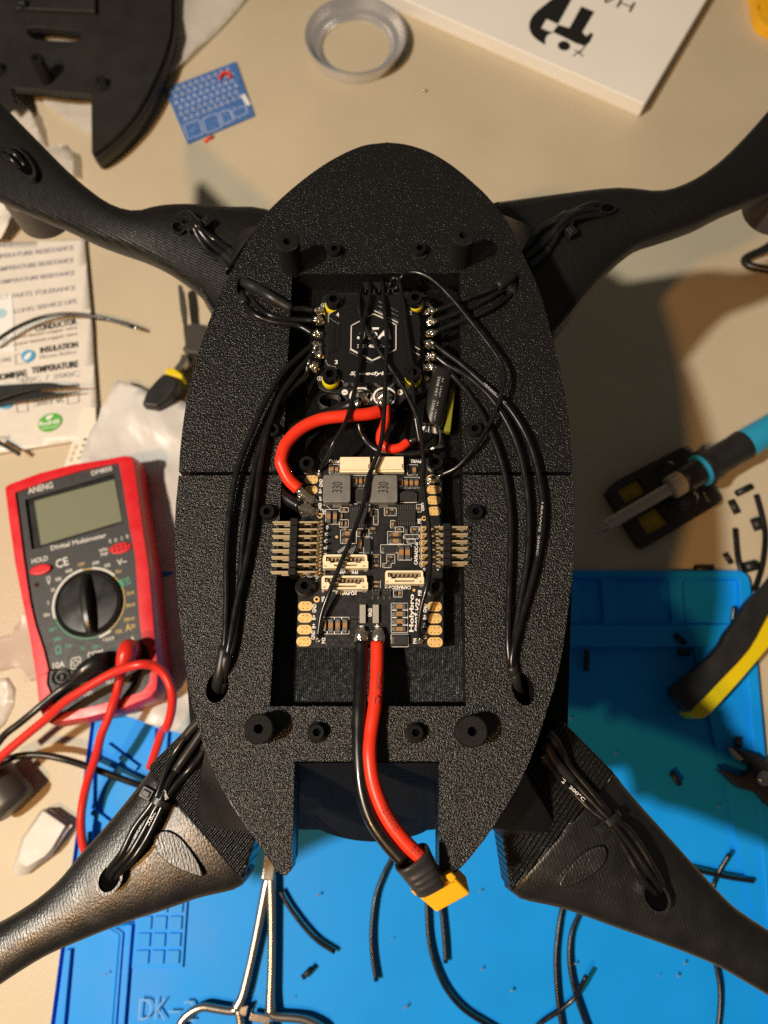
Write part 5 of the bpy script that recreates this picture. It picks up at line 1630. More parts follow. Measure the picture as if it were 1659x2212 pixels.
tube("cable", path(A0, [(-120, 450), (0, 305), (180, 150), (320, 35)], [(0, 30), (3, 44)]) + path(AM, [(420, 1600), (560, 1510), (740, 1408), (900, 1356), (1000, 1362), (1075, 1420), (1122, 1530), (1120, 1650), (1090, 1760)], [(0, 50), (3, 62), (6, 56), (8, 46)]) + path(A0, [(1060, 130), (1020, 250), (980, 370)], [(0, 34), (2, 20)]), 2.1, M['lead_red'], t, 12, sub=8)
t = thing("test_lead", P(A0(500, 330), 4), "black cable crossing the desk edge onto the blue mat", "test lead")
tube("cable", path(A0, [(-80, 370), (20, 325), (140, 290), (280, 288), (420, 315), (560, 358), (720, 415), (860, 465), (960, 500)], [(0, 22), (4, 18), (8, 8)]), 1.7, M['black'], t, 12, sub=8)
# ------------------------------------------------------------------ things lying round the drone
C1 = K(0, 0, 1000); C2 = K(1000, 0, 1000); C3 = K(2000, 0, 1024)
L9 = K(0, 900, 600); L13 = K(0, 1350, 600); L5 = K(500, 1000, 500, 1229); W7 = K(0, 0, 700); I6 = K(2350, 1650, 674)
N3 = K(0, 2900, 500, 1580); R2 = K(2400, 700, 624)

# white box with its logo
HB = 13.0
bx_near = [P((1392, 223), HB), P((846, -14), HB)]
edge_d = (bx_near[1] - bx_near[0]); eu = edge_d.normalized()
rt = (P((1556, 0), HB) - bx_near[0]); ru = rt.normalized()
ru = (ru - eu * ru.dot(eu)).normalized()
c0_ = bx_near[0]
cb_ = c0_ + eu * 126 + ru * 94
bx = thing("flat_box", (cb_.x, cb_.y, 0), "flat white cardboard box with a bold black logo, at the far edge", "box")
q = [c0_, c0_ + eu * 252, c0_ + eu * 252 + ru * 189, c0_ + ru * 189]
qq = [xy([p])[0] for p in q]
prism("tray", rounded(qq, 1.2), .02, HB - 1.2, M['card_edge'], bx, bevel=.5)
prism("lid", rounded([(p[0], p[1]) for p in [c0_ - eu * .5 - ru * .5, c0_ + eu * 252.5 - ru * .5, c0_ + eu * 252.5 + ru * 189.5, c0_ - eu * .5 + ru * 189.5]], 1.6), 1.6, HB, M['card'], bx, bevel=.8, seg=3)
m = MB()
def lp(x, y): return xy([P(C3(x, y), HB)])[0]
arc = smooth2([lp(*p) for p in [(380, -60), (300, -20), (235, 30), (175, 80), (140, 135), (138, 190), (165, 235), (205, 268)]], 4, False)
m.prism(arc + [lp(*p) for p in [(240, 287), (238, 250), (255, 222), (288, 210), (213, 180), (246, 122), (320, 155), (410, -10), (420, -60)]], HB + .02, HB + .08)
m.prism([lp(*p) for p in [(320, 158), (392, 178), (468, 40), (552, 76), (475, 205), (500, 232), (530, 206), (545, 222), (522, 270), (492, 296), (430, 275), (380, 250), (330, 225), (285, 205)]], HB + .02, HB + .09)
m.prism(ell(P(C3(358, 292), HB), 4.2, 4.2, 0, 22), HB + .02, HB + .1)
for a, b in (((415, 358), (470, 320)), ((425, 318), (482, 360)), ((458, 338), (492, 296))):
    a, b = P(C3(*a), HB), P(C3(*b), HB)
    d_ = b - a
    m.box(((a.x + b.x) / 2, (a.y + b.y) / 2, HB + .06), (d_.length, 1.0, .05), atan2(d_.y, d_.x))
m.build("logo", M['ink'], bx)
m = MB()
text_add(m, "H", P(C3(800, 48), HB + .03), P(C3(706, 14), HB + .03), 9.5, -.005)
text_add(m, "A", P(C3(690, 8), HB + .03), P(C3(590, -30), HB + .03), 9.5, -.005)
text_add(m, "M", P(C3(575, -36), HB + .03), P(C3(460, -80), HB + .03), 9.5, -.005)
m.build("lettering", M['ink'], bx)

# aluminium ring
c = P((768.5, 101), 1)
o = lathe("adapter_ring", (c.x, c.y, 0), [(23.6, .05), (31.0, .05), (31.6, .6), (34.0, 9.6), (34.6, 10.2), (34.2, 10.9), (33.2, 10.7), (32.4, 9.2), (30.2, 5.2), (27.8, 4.6), (26.0, 4.2), (25.0, 2.4), (23.9, 2.0), (23.5, 1.2), (23.6, .05)], M['alu'], None, 80)
edge_smooth(o, 28)
tag(o, "silver aluminium ring lying on the desk beside the white box", "ring")

# blue prototype board
bq = [P(C1(*p), 1.6) for p in [(1075, 580), (1540, 400), (1662, 752), (1225, 935)]]
c = sum(bq, Vector()) / 4
bp = thing("prototype_board", (c.x, c.y, 0), "small blue circuit board printed with rows of transistor symbols", "circuit board")
prism("board", [xy([p])[0] for p in bq], .02, 1.6, M['blue_pcb'], bp, bevel=.15)
def bi(u, v, z=1.6):
    p = bq[0] * (1 - u) * (1 - v) + bq[1] * u * (1 - v) + bq[2] * u * v + bq[3] * (1 - u) * v
    return Vector((p.x, p.y, z))
bu, bv = (bq[1] - bq[0]).normalized(), (bq[0] - bq[3]).normalized()
m = MB()
mk = MB()
for r_ in range(6):
    for k in range(10):
        u, v = .07 + k * .088 + (.03 if r_ % 2 else 0), .09 + r_ * .105
        if u > .93: continue
        o_ = bi(u, v)
        for a in range(3):
            a0, a1 = radians(90 + 120 * a), radians(210 + 120 * a)
            p0, p1 = o_ + bu * (1.7 * cos(a0)) + bv * (1.7 * sin(a0)), o_ + bu * (1.7 * cos(a1)) + bv * (1.7 * sin(a1))
            d_ = p1 - p0
            m.box((p0 + p1) / 2 + Vector((0, 0, .03)), (d_.length, .5, .05), atan2(d_.y, d_.x))
        if r_ in (0, 1, 4, 5): mk.prism([xy([o_ + bu * x + bv * y])[0] for x, y in ((0, 1.1), (-.9, -.6), (.9, -.6))], 1.6, 1.75)
        m.box(o_ + bv * 2.3 + Vector((0, 0, .03)), (.9, .5, .05), atan2(bu.y, bu.x))
for (u0, v0, u1, v1) in ((.04, .70, .26, .95), (.72, .78, .92, .92), (.30, .72, .52, .97), (.55, .74, .70, .94)):
    qs = [bi(u0, v0), bi(u1, v0), bi(u1, v1), bi(u0, v1)]
    for p0, p1 in zip(qs, qs[1:] + qs[:1]):
        d_ = p1 - p0
        m.box((p0 + p1) / 2 + Vector((0, 0, .03)), (d_.length, .45, .05), atan2(d_.y, d_.x))
for k in range(26):
    m.box(bi(.06 + .86 * random.random(), .70 + .26 * random.random()) + Vector((0, 0, .03)), (.6 + random.random(), .4, .05), atan2(bu.y, bu.x) + (pi / 2 if k % 2 else 0))
m.build("printed_symbol", M['pale_blue'], bp)['kind'] = 'stuff'
mk.build("transistor", M['ic'], bp)['kind'] = 'stuff'
a = bi(.955, .70, 1.65)
box("label_patch", (a.x, a.y, 1.65), (3.4, 11, .1), M['label_white'], bp, atan2(bu.y, bu.x))
t = tube("wire_scrap", [P(C1(*p), z) for p, z in (((1432, 520), 2.4), ((1448, 488), 3.4), ((1478, 472), 3.6), ((1500, 490), 3.2), ((1508, 512), 2.4))], 1.0, M['red_wire'], None, 8)
tag(t, "curl of red wire lying on the blue prototype board", "wire scrap", "loose wire scraps")
t = tube("wire_scrap", [P(C1(*p), 1.0) for p in ((1335, 925), (1392, 890))], 1.0, M['red_wire'], None, 8)
tag(t, "short red wire scrap on the desk just below the blue prototype board", "wire scrap", "loose wire scraps")
tag(tube("wire_scrap", [P(C2(*p), .7) for p in ((1100, 605), (1132, 588))], .6, M['tin'], None, 6), "tiny pale metal clipping on the bare desk above the drone's nose", "wire scrap", "loose wire scraps")

# upside-down upper shell, top left
ZS = 20.0
def w7(x, y, z=ZS): return xy([P(W7(x, y), z)])[0]
so = smooth2([w7(*p) for p in [(1585, -500), (1600, -250), (1592, 0), (1585, 250), (1525, 500), (1405, 800), (1255, 1060), (1080, 1260), (940, 1375)]], 4, False)
so += [w7(*p) for p in [(855, 1425), (850, 882), (100, 815), (140, 960), (60, 1010), (-60, 900), (-300, 700), (-420, 300), (-420, -500)]]
shc = P(W7(700, 200), ZS)
sl = thing("upper_shell", (shc.x, shc.y, 0), "black upper shell of the drone lying upside down at the top left", "shell")
slot_ = [w7(*p) for p in [(245, 300), (265, 258), (330, 250), (700, 285), (765, 305), (755, 345), (700, 385), (560, 380), (330, 365), (270, 335)]]
prism("plate", so, ZS - 5, ZS, M['print_plain'], sl, [slot_], bevel=.6)
m = MB()
out = [w7(*p) for p in [(1585, -500), (1600, -250), (1592, 0), (1585, 250), (1525, 500), (1405, 800), (1255, 1060), (1080, 1260), (940, 1375), (855, 1425)]]
out = smooth2(out, 4, False)
vs, fs = [], []
for (dz_, k) in ((-4, 1.0), (-8, 1.0), (-14, .985), (-19, .96)):
    for p in out: vs.append((shc.x + (p[0] - shc.x) * k, shc.y + (p[1] - shc.y) * k, ZS + dz_))
nn = len(out)
for j in range(3):
    for i in range(nn - 1):
        a = j * nn + i
        fs.append((a, a + nn, a + nn + 1, a + 1))
o = mesh("side_wall", vs, fs, M['print_plain'], sl, True)
sd = o.modifiers.new("wall", 'SOLIDIFY'); sd.thickness = 2 * MM
prism("raised_pad", [w7(*p) for p in [(140, -120), (900, -120), (905, 150), (160, 120)]], ZS - 1, ZS + 4, M['print_plain'], sl, bevel=.6)
box("pad_clip", P(W7(215, 30), ZS + 6), (5, 5, 5), M['black'], sl, bevel=.5)
p0 = P(W7(440, 745), ZS)
o = lathe("standoff", (p0.x, p0.y, ZS - 1), [(4.6, 0), (4.4, 1), (4.2, 17), (3.8, 17.5), (1.6, 17.5), (1.6, 13), (0, 13)], M['print_wall'], sl, 24)
edge_smooth(o, 40)
for (x, y) in ((960, 800), (-10, 660)):
    p0 = P(W7(x, y), ZS)
    lathe("boss", (p0.x, p0.y, ZS - .5), [(4.4, 0), (4.2, 2), (3.2, 2.2), (3.2, 5), (1.8, 5), (1.8, 3), (0, 3)], M['print_wall'], sl, 24)
box("shell_foot", P(W7(500, 0), 7.6), (40, 40, 15), M['print_plain'], sl, bevel=1)

# printed cable bag on the left
tilt_pts = [L9(-120, 175), L9(0, 152), L9(470, 138), L9(915, 108), L9(960, 600), L9(1003, 1100), L13(1012, 100), L13(1052, 700), L13(1046, 930), L13(962, 1042), L13(780, 1078), L13(0, 1203), L13(-120, 1225)]
def sheet(name, outline, z, mt_, wav, seed, parent=None, lab=None, cat=None, cell=6.0, thick=.5, group=None):
    """thin crumpled sheet with real thickness, cut to an outline"""
    o2 = [xy([p])[0] for p in outline]
    lo = (min(p[0] for p in o2), min(p[1] for p in o2)); hi = (max(p[0] for p in o2), max(p[1] for p in o2))
    bm = bmesh.new()
    f = bm.faces.new([bm.verts.new((p[0], p[1], 0)) for p in o2])
    for ax_, nrm in ((0, (1, 0, 0)), (1, (0, 1, 0))):
        k = lo[ax_] + cell
        while k < hi[ax_]:
            co = (k, 0, 0) if ax_ == 0 else (0, k, 0)
            bmesh.ops.bisect_plane(bm, geom=bm.verts[:] + bm.edges[:] + bm.faces[:], plane_co=co, plane_no=nrm)
            k += cell
    bmesh.ops.triangulate(bm, faces=bm.faces[:])
    for v in bm.verts:
        q = Vector((v.co.x * .035 + seed, v.co.y * .035, seed * 2.3))
        h = noise.noise(q) + .5 * noise.noise(q * 2.3) + .35 * abs(noise.noise(q * 3.1))
        v.co.z = z + max(0, wav * (h + .55))
    bm.verts.index_update()
    bm.normal_update()
    vs = [v.co.copy() for v in bm.verts]
    fs = [tuple(v.index for v in f.verts) if f.normal.z > 0 else tuple(v.index for v in f.verts)[::-1] for f in bm.faces]
    bm.free()
    o = mesh(name, vs, fs, mt_, parent, True)
    s_ = o.modifiers.new("thickness", 'SOLIDIFY'); s_.thickness = thick * MM; s_.offset = -1
    if lab: tag(o, lab, cat, group)
    return o
ZG = 4.0
bc_ = P(L9(400, 900), ZG)
bag = thing("cable_bag", (bc_.x, bc_.y, 0), "frosted cable bag printed with CONDUCTOR text, blue seals and a green oval", "bag")
sheet("film", [P(q, ZG) for q in tilt_pts], 3.75, M['paper'], 0.25, 3.3, bag, cell=7)
def bagtext(items, mt_, K_, bold=.012, z=ZG + .55):
    for (s, a, b, h) in items:
        mm = MB()
        text_add(mm, s, P(K_(*a), z), P(K_(*b), z), h, bold=bold)
        mm.build("lettering", mt_, bag)
bagtext([("HIGH TEMPERATURE RESISTANCE", (-350, 340), (795, 205), 3.4), ("LOW TEMPERATURE RESISTANCE", (-250, 470), (795, 340), 3.4), ("ABRASION TEMPERATURE RESISTANCE", (-380, 630), (805, 478), 3.2), ("CORRECT PARTS TOLERANCE", (-260, 785), (815, 640), 3.2), ("LONG SERVICE LIFE", (150, 900), (830, 785), 3.2), ("RESISTANCE", (-260, 190), (130, 170), 3.2)], M['lilac_ink'], L9)
bagtext([("CONDUCTOR", (380, 1090), (830, 1005), 4.2), ("INSULATION", (435, 1325), (840, 1258), 4.0), ("TEMPERATURE", (340, 1545), (845, 1470), 4.4), ("NOMINAL", (-60, 1625), (285, 1568), 4.2)], M['dark_ink'], L9, .022)
bagtext([("High strand tinned copper wire", (-40, 1225), (832, 1078), 2.6), ("0.08 per strand tinned copper wire", (-120, 1310), (835, 1145), 2.6), ("VOLTAGE RANGE", (330, 1770), (860, 1700), 2.6)], M['brown_ink'], L9, .0)
bagtext([("Silicone Rubber", (420, 1400), (835, 1335), 2.6), ("-60C / 200C", (180, 1660), (860, 1575), 3.4), ("0.08", (-60, 1440), (110, 1420), 2.8)], M['grey_ink'], L9, .0)
bagtext([("20 AWG", (690, 610), (360, 660), 4.4), ("SILICONE", (-110, 1050), (100, 1025), 2.4)], M['grey_ink'], L13, .01)
mm = MB()
def disc(K_, x, y, a, b, rot, z): mm.prism(ell(P(K_(x, y), z), a, b, rot, 30), z - .25, z)
zz = ZG + .66
disc(L9, 305, 1385, 4.05, 4.05, 0, zz)
mm.build("blue_seal", M['sky_ink'], bag)
mm = MB(); disc(L13, 65, 640, 4.6, 4.6, 0, zz); mm.build("blue_seal", M['sky_ink'], bag)
mm = MB(); disc(L13, 542, 865, 7.0, 5.6, radians(25), zz); mm.build("green_oval", M['green_ink'], bag)
mm = MB()
text_add(mm, "RoHS", P(L13(425, 885), zz + .05), P(L13(650, 850), zz + .05), 2.7, bold=.03)
a, b = P(L13(450, 935), zz + .05), P(L13(635, 905), zz + .05)
d_ = b - a; mm.box((a + b) / 2, (d_.length, .45, .05), atan2(d_.y, d_.x))
mm.prism(smooth2([xy([P(L13(*p), zz)])[0] for p in [(500, 830), (512, 800), (575, 780), (560, 815), (525, 838)]], 3), zz, zz + .05)
mm.prism(smooth2([xy([P(L9(*p), zz)])[0] for p in [(255, 1420), (285, 1370), (340, 1345), (325, 1400), (290, 1425)]], 3), zz, zz + .05)
mm.build("lettering", M['label_white'], bag)
mm = MB()
def sq(K_, pts, wd=.45):
    mm = MB()
    q = [P(K_(*p), zz - .1) for p in pts]
    for a, b in zip(q, q[1:] + q[:1]):
        d_ = b - a; mm.box((a + b) / 2, (d_.length + wd, wd, .06), atan2(d_.y, d_.x))
    mm.build("check_box", M['grey_ink'], bag)
sq(L9, [(160, 1375), (290, 1355), (300, 1460), (170, 1478)]); sq(L9, [(170, 1555), (275, 1535), (285, 1625), (178, 1640)])
sq(L13, [(172, 650), (290, 632), (298, 742), (185, 758)]); sq(L13, [(725, 580), (850, 560), (855, 645), (735, 665)])
prism("label_sticker", [xy([P(L9(*p), ZG + .8)])[0] for p in [(-120, 735), (130, 708), (160, 1335), (-120, 1350)]], ZG + .2, ZG + .5, M['label_white'], bag)
mm = MB(); disc(L9, 12, 925, 3.4, 3.4, 0, ZG + .6); mm.build("pale_seal", M['pale_sky_ink'], bag)

# black wire with a tinned tip above the bag
t = thing("stripped_wire", P(L9(700, 930), 10), "black wire with a shiny tinned tip arching over the cable bag", "wire")
pp = path(L9, [(-120, 1270), (0, 1190), (200, 1068), (450, 968), (700, 930), (950, 945), (1200, 992), (1455, 1075)], [(0, 13), (4, 13), (7, 9)])
tube("insulation", pp, 1.15, M['wire'], t)
d_ = (pp[-1] - pp[-2]).normalized()
tube("tinned_tip", [pp[-1] - d_, pp[-1] + d_ * 4.2], 1.0, M['term'], t, 8)
tag(tube("wire_scrap", [P(L13(*p), z) for p, z in (((-60, 1060), 12), ((90, 1140), 11), ((215, 1215), 10))], 1.2, M['wire'], None, 8), "black wire end poking out below the cable bag at the left edge", "wire scrap", "loose wire scraps")
# tweezers
t = thing("tweezers", P(L13(300, 520), 5), "black pointed tweezers lying across the cable bag", "tweezers")
for nm, q, z in (("upper", [(-150, 450), (0, 458), (300, 440), (530, 430), (700, 455), (860, 460), (700, 478), (420, 498), (200, 545), (0, 605), (-150, 640)], 17), ("lower", [(-150, 660), (0, 610), (200, 548), (450, 540), (650, 540), (875, 528), (660, 560), (400, 605), (200, 632), (0, 660), (-150, 690)], 12)):
    prism("prong", smooth2([xy([P(L13(*p), z)])[0] for p in q], 3), z - 1.6, z, M['tool_black'], t, bevel=.4)

# perforated white strips
def strip(q, label, holes_at, K_, z, parent=None):
    t = thing("carrier_strip", P(K_(*q[0]), 0), label, "plastic strip", "perforated white plastic strips")
    hs = [[xy([P(K_(x + dx, y + dy), z)])[0] for dx, dy in hp] for (x, y, hp) in holes_at]
    prism("strip", [xy([P(K_(*p), z)])[0] for p in q], z - .6, z, M['strip'], t, hs, bevel=.12)
sqh = [(-22, 5), (5, -20), (24, -4), (-2, 22)]
bigh = [(-24, 22), (-10, -26), (28, -30), (14, 20)]
strip([(660, 1470), (798, 1045), (968, 1030), (890, 1300), (830, 1480)], "perforated white plastic strip between the cable bag and the meter", [(928, 1048, sqh), (905, 1118, sqh), (882, 1188, sqh), (858, 1256, sqh), (825, 1140, bigh), (800, 1205, bigh), (778, 1272, bigh)], L13, 5.5)
strip([(240, 1312), (392, 1308), (405, 1412), (396, 1450), (255, 1440)], "perforated white strip end poking out of the milky bag beside the pliers", [(298, 1355, [(-9, 6), (3, -9), (10, 0), (0, 9)]), (360, 1388, [(-9, 6), (3, -9), (10, 0), (0, 9)])], L5, 12)
t = prism("paper_tab", [xy([P(L13(*p), 6.5)])[0] for p in [(905, 690), (1040, 705), (1046, 930), (985, 1040), (830, 1028)]], 6.0, 6.5, M['strip'], None, bevel=.1)
tag(t, "plain cream paper tab on the lower right corner of the cable bag", "paper tab")

# milky bag between the meter and the drone
mq = [L13(1315, 450), L13(1420, 480), L5(250, 1370), L5(585, 1440), L5(640, 1700), L5(660, 2100), (430, 1200), (430, 1420), (415, 1590), (350, 1572), (215, 1524), (180, 1400), (190, 1100), (186, 990), L13(1000, 1000), L13(1130, 760), L13(1230, 590)]
sheet("milky_bag", [P(q, 5) for q in mq], 4.6, M['film_dense'], 6.5, 7.7, None, "crumpled milky plastic bag under the meter's right side", "bag", 7, .4)
sheet("clear_film", [P(C1(*q), 1) for q in [(1080, -200), (1640, -30), (1480, 160), (1030, 602), (860, 780), (600, 900), (300, 700), (200, 300), (600, -100)]], .4, M['film'], 5.0, 1.9, None, "sheet of clear film on the desk behind the upper shell", "film", 9, .3)
sheet("clear_film", [P(C1(*q), 1) for q in [(0, 620), (60, 600), (160, 700), (240, 800), (310, 980), (420, 960), (500, 1030), (510, 1190), (300, 1150), (0, 800)]], 3, M['film'], 7.0, 5.2, None, "crumpled clear film between the front left arm and the shell", "film", 6, .3)
sheet("clear_film", [P(q, 1) for q in [(-40, 445), (10, 440), (36, 470), (32, 505), (12, 530), (-40, 530)]], 3, M['paper'], 8.0, 9.2, None, "bright crumpled film at the left edge below the arm", "film", 5, .3)
sheet("clear_bag", [P(q, 1) for q in [(-30, 1385), (20, 1370), (70, 1300), (95, 1330), (110, 1400), (118, 1470), (95, 1462), (60, 1475), (40, 1440), (-30, 1460)]], 1.2, mat("pink_clear_film", (0.70, 0.60, 0.54), 0.3, alpha=.3), 5.0, 4.1, None, "pale pinkish plastic bag sticking out left of the meter", "bag", 5, .3)
sheet("clear_strap", [P(q, 1) for q in [(-20, 1470), (14, 1465), (30, 1490), (28, 1525), (8, 1565), (-20, 1590)]], 1.0, M['film'], 4.0, 6.6, None, "loop of clear plastic strap at the left edge below the pinkish bag", "strap", 5, .3)

# pliers under the front left arm
t = thing("pliers", P(L5(450, 1050), 0), "pliers with black handle and yellow collar, half hidden below the front left arm", "pliers")
def l5(x, y, z=14): return xy([P(L5(x, y), z)])[0]
prism("joint", [l5(*p) for p in [(540, 705), (640, 660), (780, 690), (760, 900), (690, 960), (600, 950), (528, 915), (560, 880)]], 4, 14, M['grey_can'], t, bevel=1)
prism("jaw", [l5(*p) for p in [(488, 292), (530, 300), (556, 480), (560, 610), (570, 680), (540, 700), (510, 520)]], 6, 14, M['steel'], t, bevel=.8)
prism("shank", [l5(*p) for p in [(530, 960), (585, 975), (575, 1030), (520, 1100), (450, 1150), (440, 1110), (500, 1040)]], 6, 14, M['steel'], t, bevel=1)
prism("collar", [l5(*p) for p in [(372, 1168), (385, 1112), (470, 1122), (548, 1178), (540, 1218), (440, 1190)]], 5, 16, M['tool_yellow'], t, bevel=1)
prism("handle", [l5(*p) for p in [(362, 1170), (440, 1188), (522, 1228), (500, 1290), (420, 1420), (300, 1500), (150, 1480), (200, 1345), (290, 1240)]], 4, 17, M['tool_black'], t, bevel=2, seg=3)
prism("shank", [l5(*p, 8) for p in [(600, 950), (690, 960), (610, 1060), (520, 1130), (480, 1120)]], 2, 8, M['grey_can'], t, bevel=1)

# white nozzle cap and the grey cylinder at the lower left
def n3(x, y, z): return P(N3(x, y), z)
nc = n3(450, 1300, 0)
t = thing("nozzle_cap", (nc.x, nc.y, 0), "pointed white plastic nozzle cap on the desk at the lower left", "cap")
topq = [(222, 1560), (300, 1270), (540, 925), (815, 1110), (640, 1400), (560, 1490), (335, 1625)]
botq = [(150, 1640), (155, 1720), (215, 1745), (330, 1725), (650, 1480), (858, 1130), (560, 890), (500, 930), (265, 1260)]
mesh("body", *hull_geo([n3(*p, 11) for p in topq] + [n3(*p, 3) for p in botq] + [n3(*p, .1) for p in [(165, 1690), (330, 1700), (640, 1460), (840, 1120), (560, 910), (280, 1260)]]), M['nozzle'], t, bevel=.6, seg=3)
mesh("lip", *hull_geo([n3(*p, 7) for p in [(620, 905), (905, 1110), (858, 1165), (560, 930)]] + [n3(*p, .1) for p in [(620, 900), (900, 1110), (850, 1150), (560, 920)]]), M['nozzle'], t, bevel=.5)
prism("gasket", [xy([n3(*p, 8.6)])[0] for p in [(835, 1150), (850, 1140), (690, 1385), (665, 1380)]], 6, 7.6, M['label_white'], t, bevel=.2)
ga_, gb_ = n3(190, 870, 12), n3(-90, 540, 12)
t = thing("grey_can", (ga_.x, ga_.y, 0), "dark grey cylinder lying on the desk at the left edge", "can")
ad = (gb_ - ga_); ad.z = 0; adn = ad.normalized()
o = lathe("barrel", Vector((ga_.x, ga_.y, 11.4)), [(0, 0), (9.6, 0), (10.8, 1.0), (11.2, 3), (11.2, ad.length), (0, ad.length)], M['grey_can'], t, 36, axis=adn)
edge_smooth(o, 40)
o = lathe("end_cap", Vector((ga_.x, ga_.y, 11.4)) - adn * .4, [(0, 0), (7.6, 0), (8.4, .6), (0, .6)], M['black'], t, 28, axis=adn)

# soldering iron on its stand
def i6(x, y, z): return P(I6(x, y), z)
c = i6(650, 750, 0)
t = thing("iron_stand", (c.x, c.y, 0), "black soldering iron stand with two yellow sponge strips", "stand")
so = rounded([i6(*p, 9) for p in [(95, 690), (165, 610), (820, 270), (890, 300), (1195, 760), (1190, 815), (490, 1232), (420, 1215)]], 1.5, 3)
s1 = [i6(*p, 9) for p in [(200, 682), (402, 578), (485, 700), (275, 815)]]
s2 = [i6(*p, 9) for p in [(385, 960), (575, 850), (708, 1002), (500, 1122)]]
prism("base", so, .05, 9, M['black'], t, [[xy([p])[0] for p in s1], [xy([p])[0] for p in s2]], bevel=.8)
for s in (s1, s2): prism("sponge", [xy([p])[0] for p in s], .3, 6.6, M['sponge'], t, bevel=.6)
tube("wire_rest", [i6(*p) for p in [(640, 432, 9), (690, 420, 22), (735, 430, 26), (770, 480, 20)]], .7, M['steel'], t, 8)
tube("wire_rest", [i6(*p) for p in [(905, 700, 20), (950, 712, 26), (975, 760, 22), (960, 830, 9)]], .7, M['steel'], t, 8)
tube("wire_rest", [i6(*p) for p in [(1030, 705, 12), (1060, 760, 10), (1095, 805, 9)]], .5, M['steel'], t, 8)
c = i6(800, 600, 0)
t = thing("soldering_iron", (c.x, c.y, 10), "soldering iron with steel shaft, black grip and blue handle", "soldering iron")
S0, S1 = i6(60, 1052, 25), i6(1180, 395, 27)
ax = (S1 - S0).normalized()
def along(s): return S0 + ax * s
Ls = (S1 - S0).length
def px(a, b): return (i6(*a, 26) - i6(*b, 26)).length
tipv = i6(-30, 1105, 22)
def turned(name, a, prof, mt_, n=28):
    """revolved piece along the iron's axis, sharp turned edges kept"""
    o = lathe(name, a, prof, mt_, t, n, axis=ax)
    edge_smooth(o, 40); return o
turned("tip", S0 - ax * 8.5, [(0, 0), (.35, .2), (2.2, 8.0), (3.0, 10.5), (0, 10.5)], M['steel'])
sh_l = px((760, 650), (100, 1015))
turned("shaft", S0 + ax * 1.6, [(0, 0), (3.2, 0), (3.3, .5), (3.3, sh_l + 3), (0, sh_l + 3)], M['dull_steel'])
m = MB()
kk = 40
n0 = sh_l - 1
prof_r = []
vs, fs = [], []
u_ = ax.orthogonal().normalized(); w_ = ax.cross(u_)
for (r, s) in ((4.6, 0), (6.2, .8), (6.4, 1.5), (6.4, 8.5), (5.8, 9.4), (3, 9.6)):
    for k in range(kk):
        a = 2 * pi * k / kk
        rr = r * (1.0 if (k % 2 or r < 6.3) else .955)
        vs.append(S0 + ax * (n0 + s) + (u_ * cos(a) + w_ * sin(a)) * rr * TSC)
for j in range(5):
    for k in range(kk):
        a, b = j * kk + k, j * kk + (k + 1) % kk
        fs.append((a, b, b + kk, a + kk))
fs.append(tuple(range(kk))[::-1])
mesh("knurled_nut", vs, fs, M['dull_steel'], t)
g0 = n0 + 9.4
turned("collar", S0 + ax * g0, [(0, 0), (6.5, 0), (7.2, .8), (7.4, 13), (0, 13)], M['black'])
turned("blue_ring", S0 + ax * (g0 + 12.8), [(0, 0), (9.0, 0), (9.2, .6), (9.2, 2.0), (0, 2.0)], M['iron_blue'])
turned("grip", S0 + ax * (g0 + 14.6), [(0, 0), (10.4, 0), (10.6, 1.2), (9.0, 4.5), (8.2, 9), (8.1, 22), (8.6, 26), (8.6, 28), (0, 28)], M['tool_black'])
turned("handle", S0 + ax * (g0 + 42.2), [(0, 0), (7.6, 0), (8.2, 1.2), (8.0, 30), (7.6, 60), (0, 60)], M['iron_blue'])
p0 = S0 + ax * (g0 + 22) + Vector((-4.5, 8.0, 0))
box("button", p0, (2.5, 3.5, 2.5), M['black'], t, atan2(ax.y, ax.x), bevel=.4)
p0 = S0 + ax * (g0 + 60) + Vector((0, 0, 8.1))
box("display_window", p0, (14, 5, .6), M['ic'], t, atan2(ax.y, ax.x), bevel=.2)

# yellow and black grip on the right
def c7(x, y, z): return xy([P(C7(x, y), z)])[0]
c = P(C7(800, 850), 0)
t = thing("wire_stripper", (c.x, c.y, 3), "wire stripper handle in black and yellow on the right side of the mat", "wire stripper")
prism("black_grip", smooth2([c7(x, y, 24) for x, y in [(1300, 60), (1159, 215), (1060, 300), (1000, 365), (955, 430), (875, 560), (810, 640), (760, 740), (640, 872), (500, 985), (385, 1075), (335, 1130), (335, 1190), (400, 1262), (480, 1335), (545, 1275), (700, 1110), (990, 800), (1159, 500), (1300, 300)]], 3), 14, 24, M['tool_black'], t, bevel=2.5, seg=3)
prism("yellow_grip", smooth2([c7(x, y, 20) for x, y in [(1350, 150), (1159, 385), (1060, 500), (985, 600), (958, 660), (970, 730), (985, 790), (850, 935), (640, 1150), (490, 1310), (478, 1345), (530, 1385), (590, 1385), (660, 1340), (900, 1080), (1159, 775), (1350, 540)]], 3), 4.6, 20, M['tool_yellow'], t, bevel=2, seg=3)
tube("spring_loop", [P(C7(*p), 16) for p in [(960, 470), (948, 430), (965, 395), (995, 385)]], 1.2, M['tool_black'], t, 8)
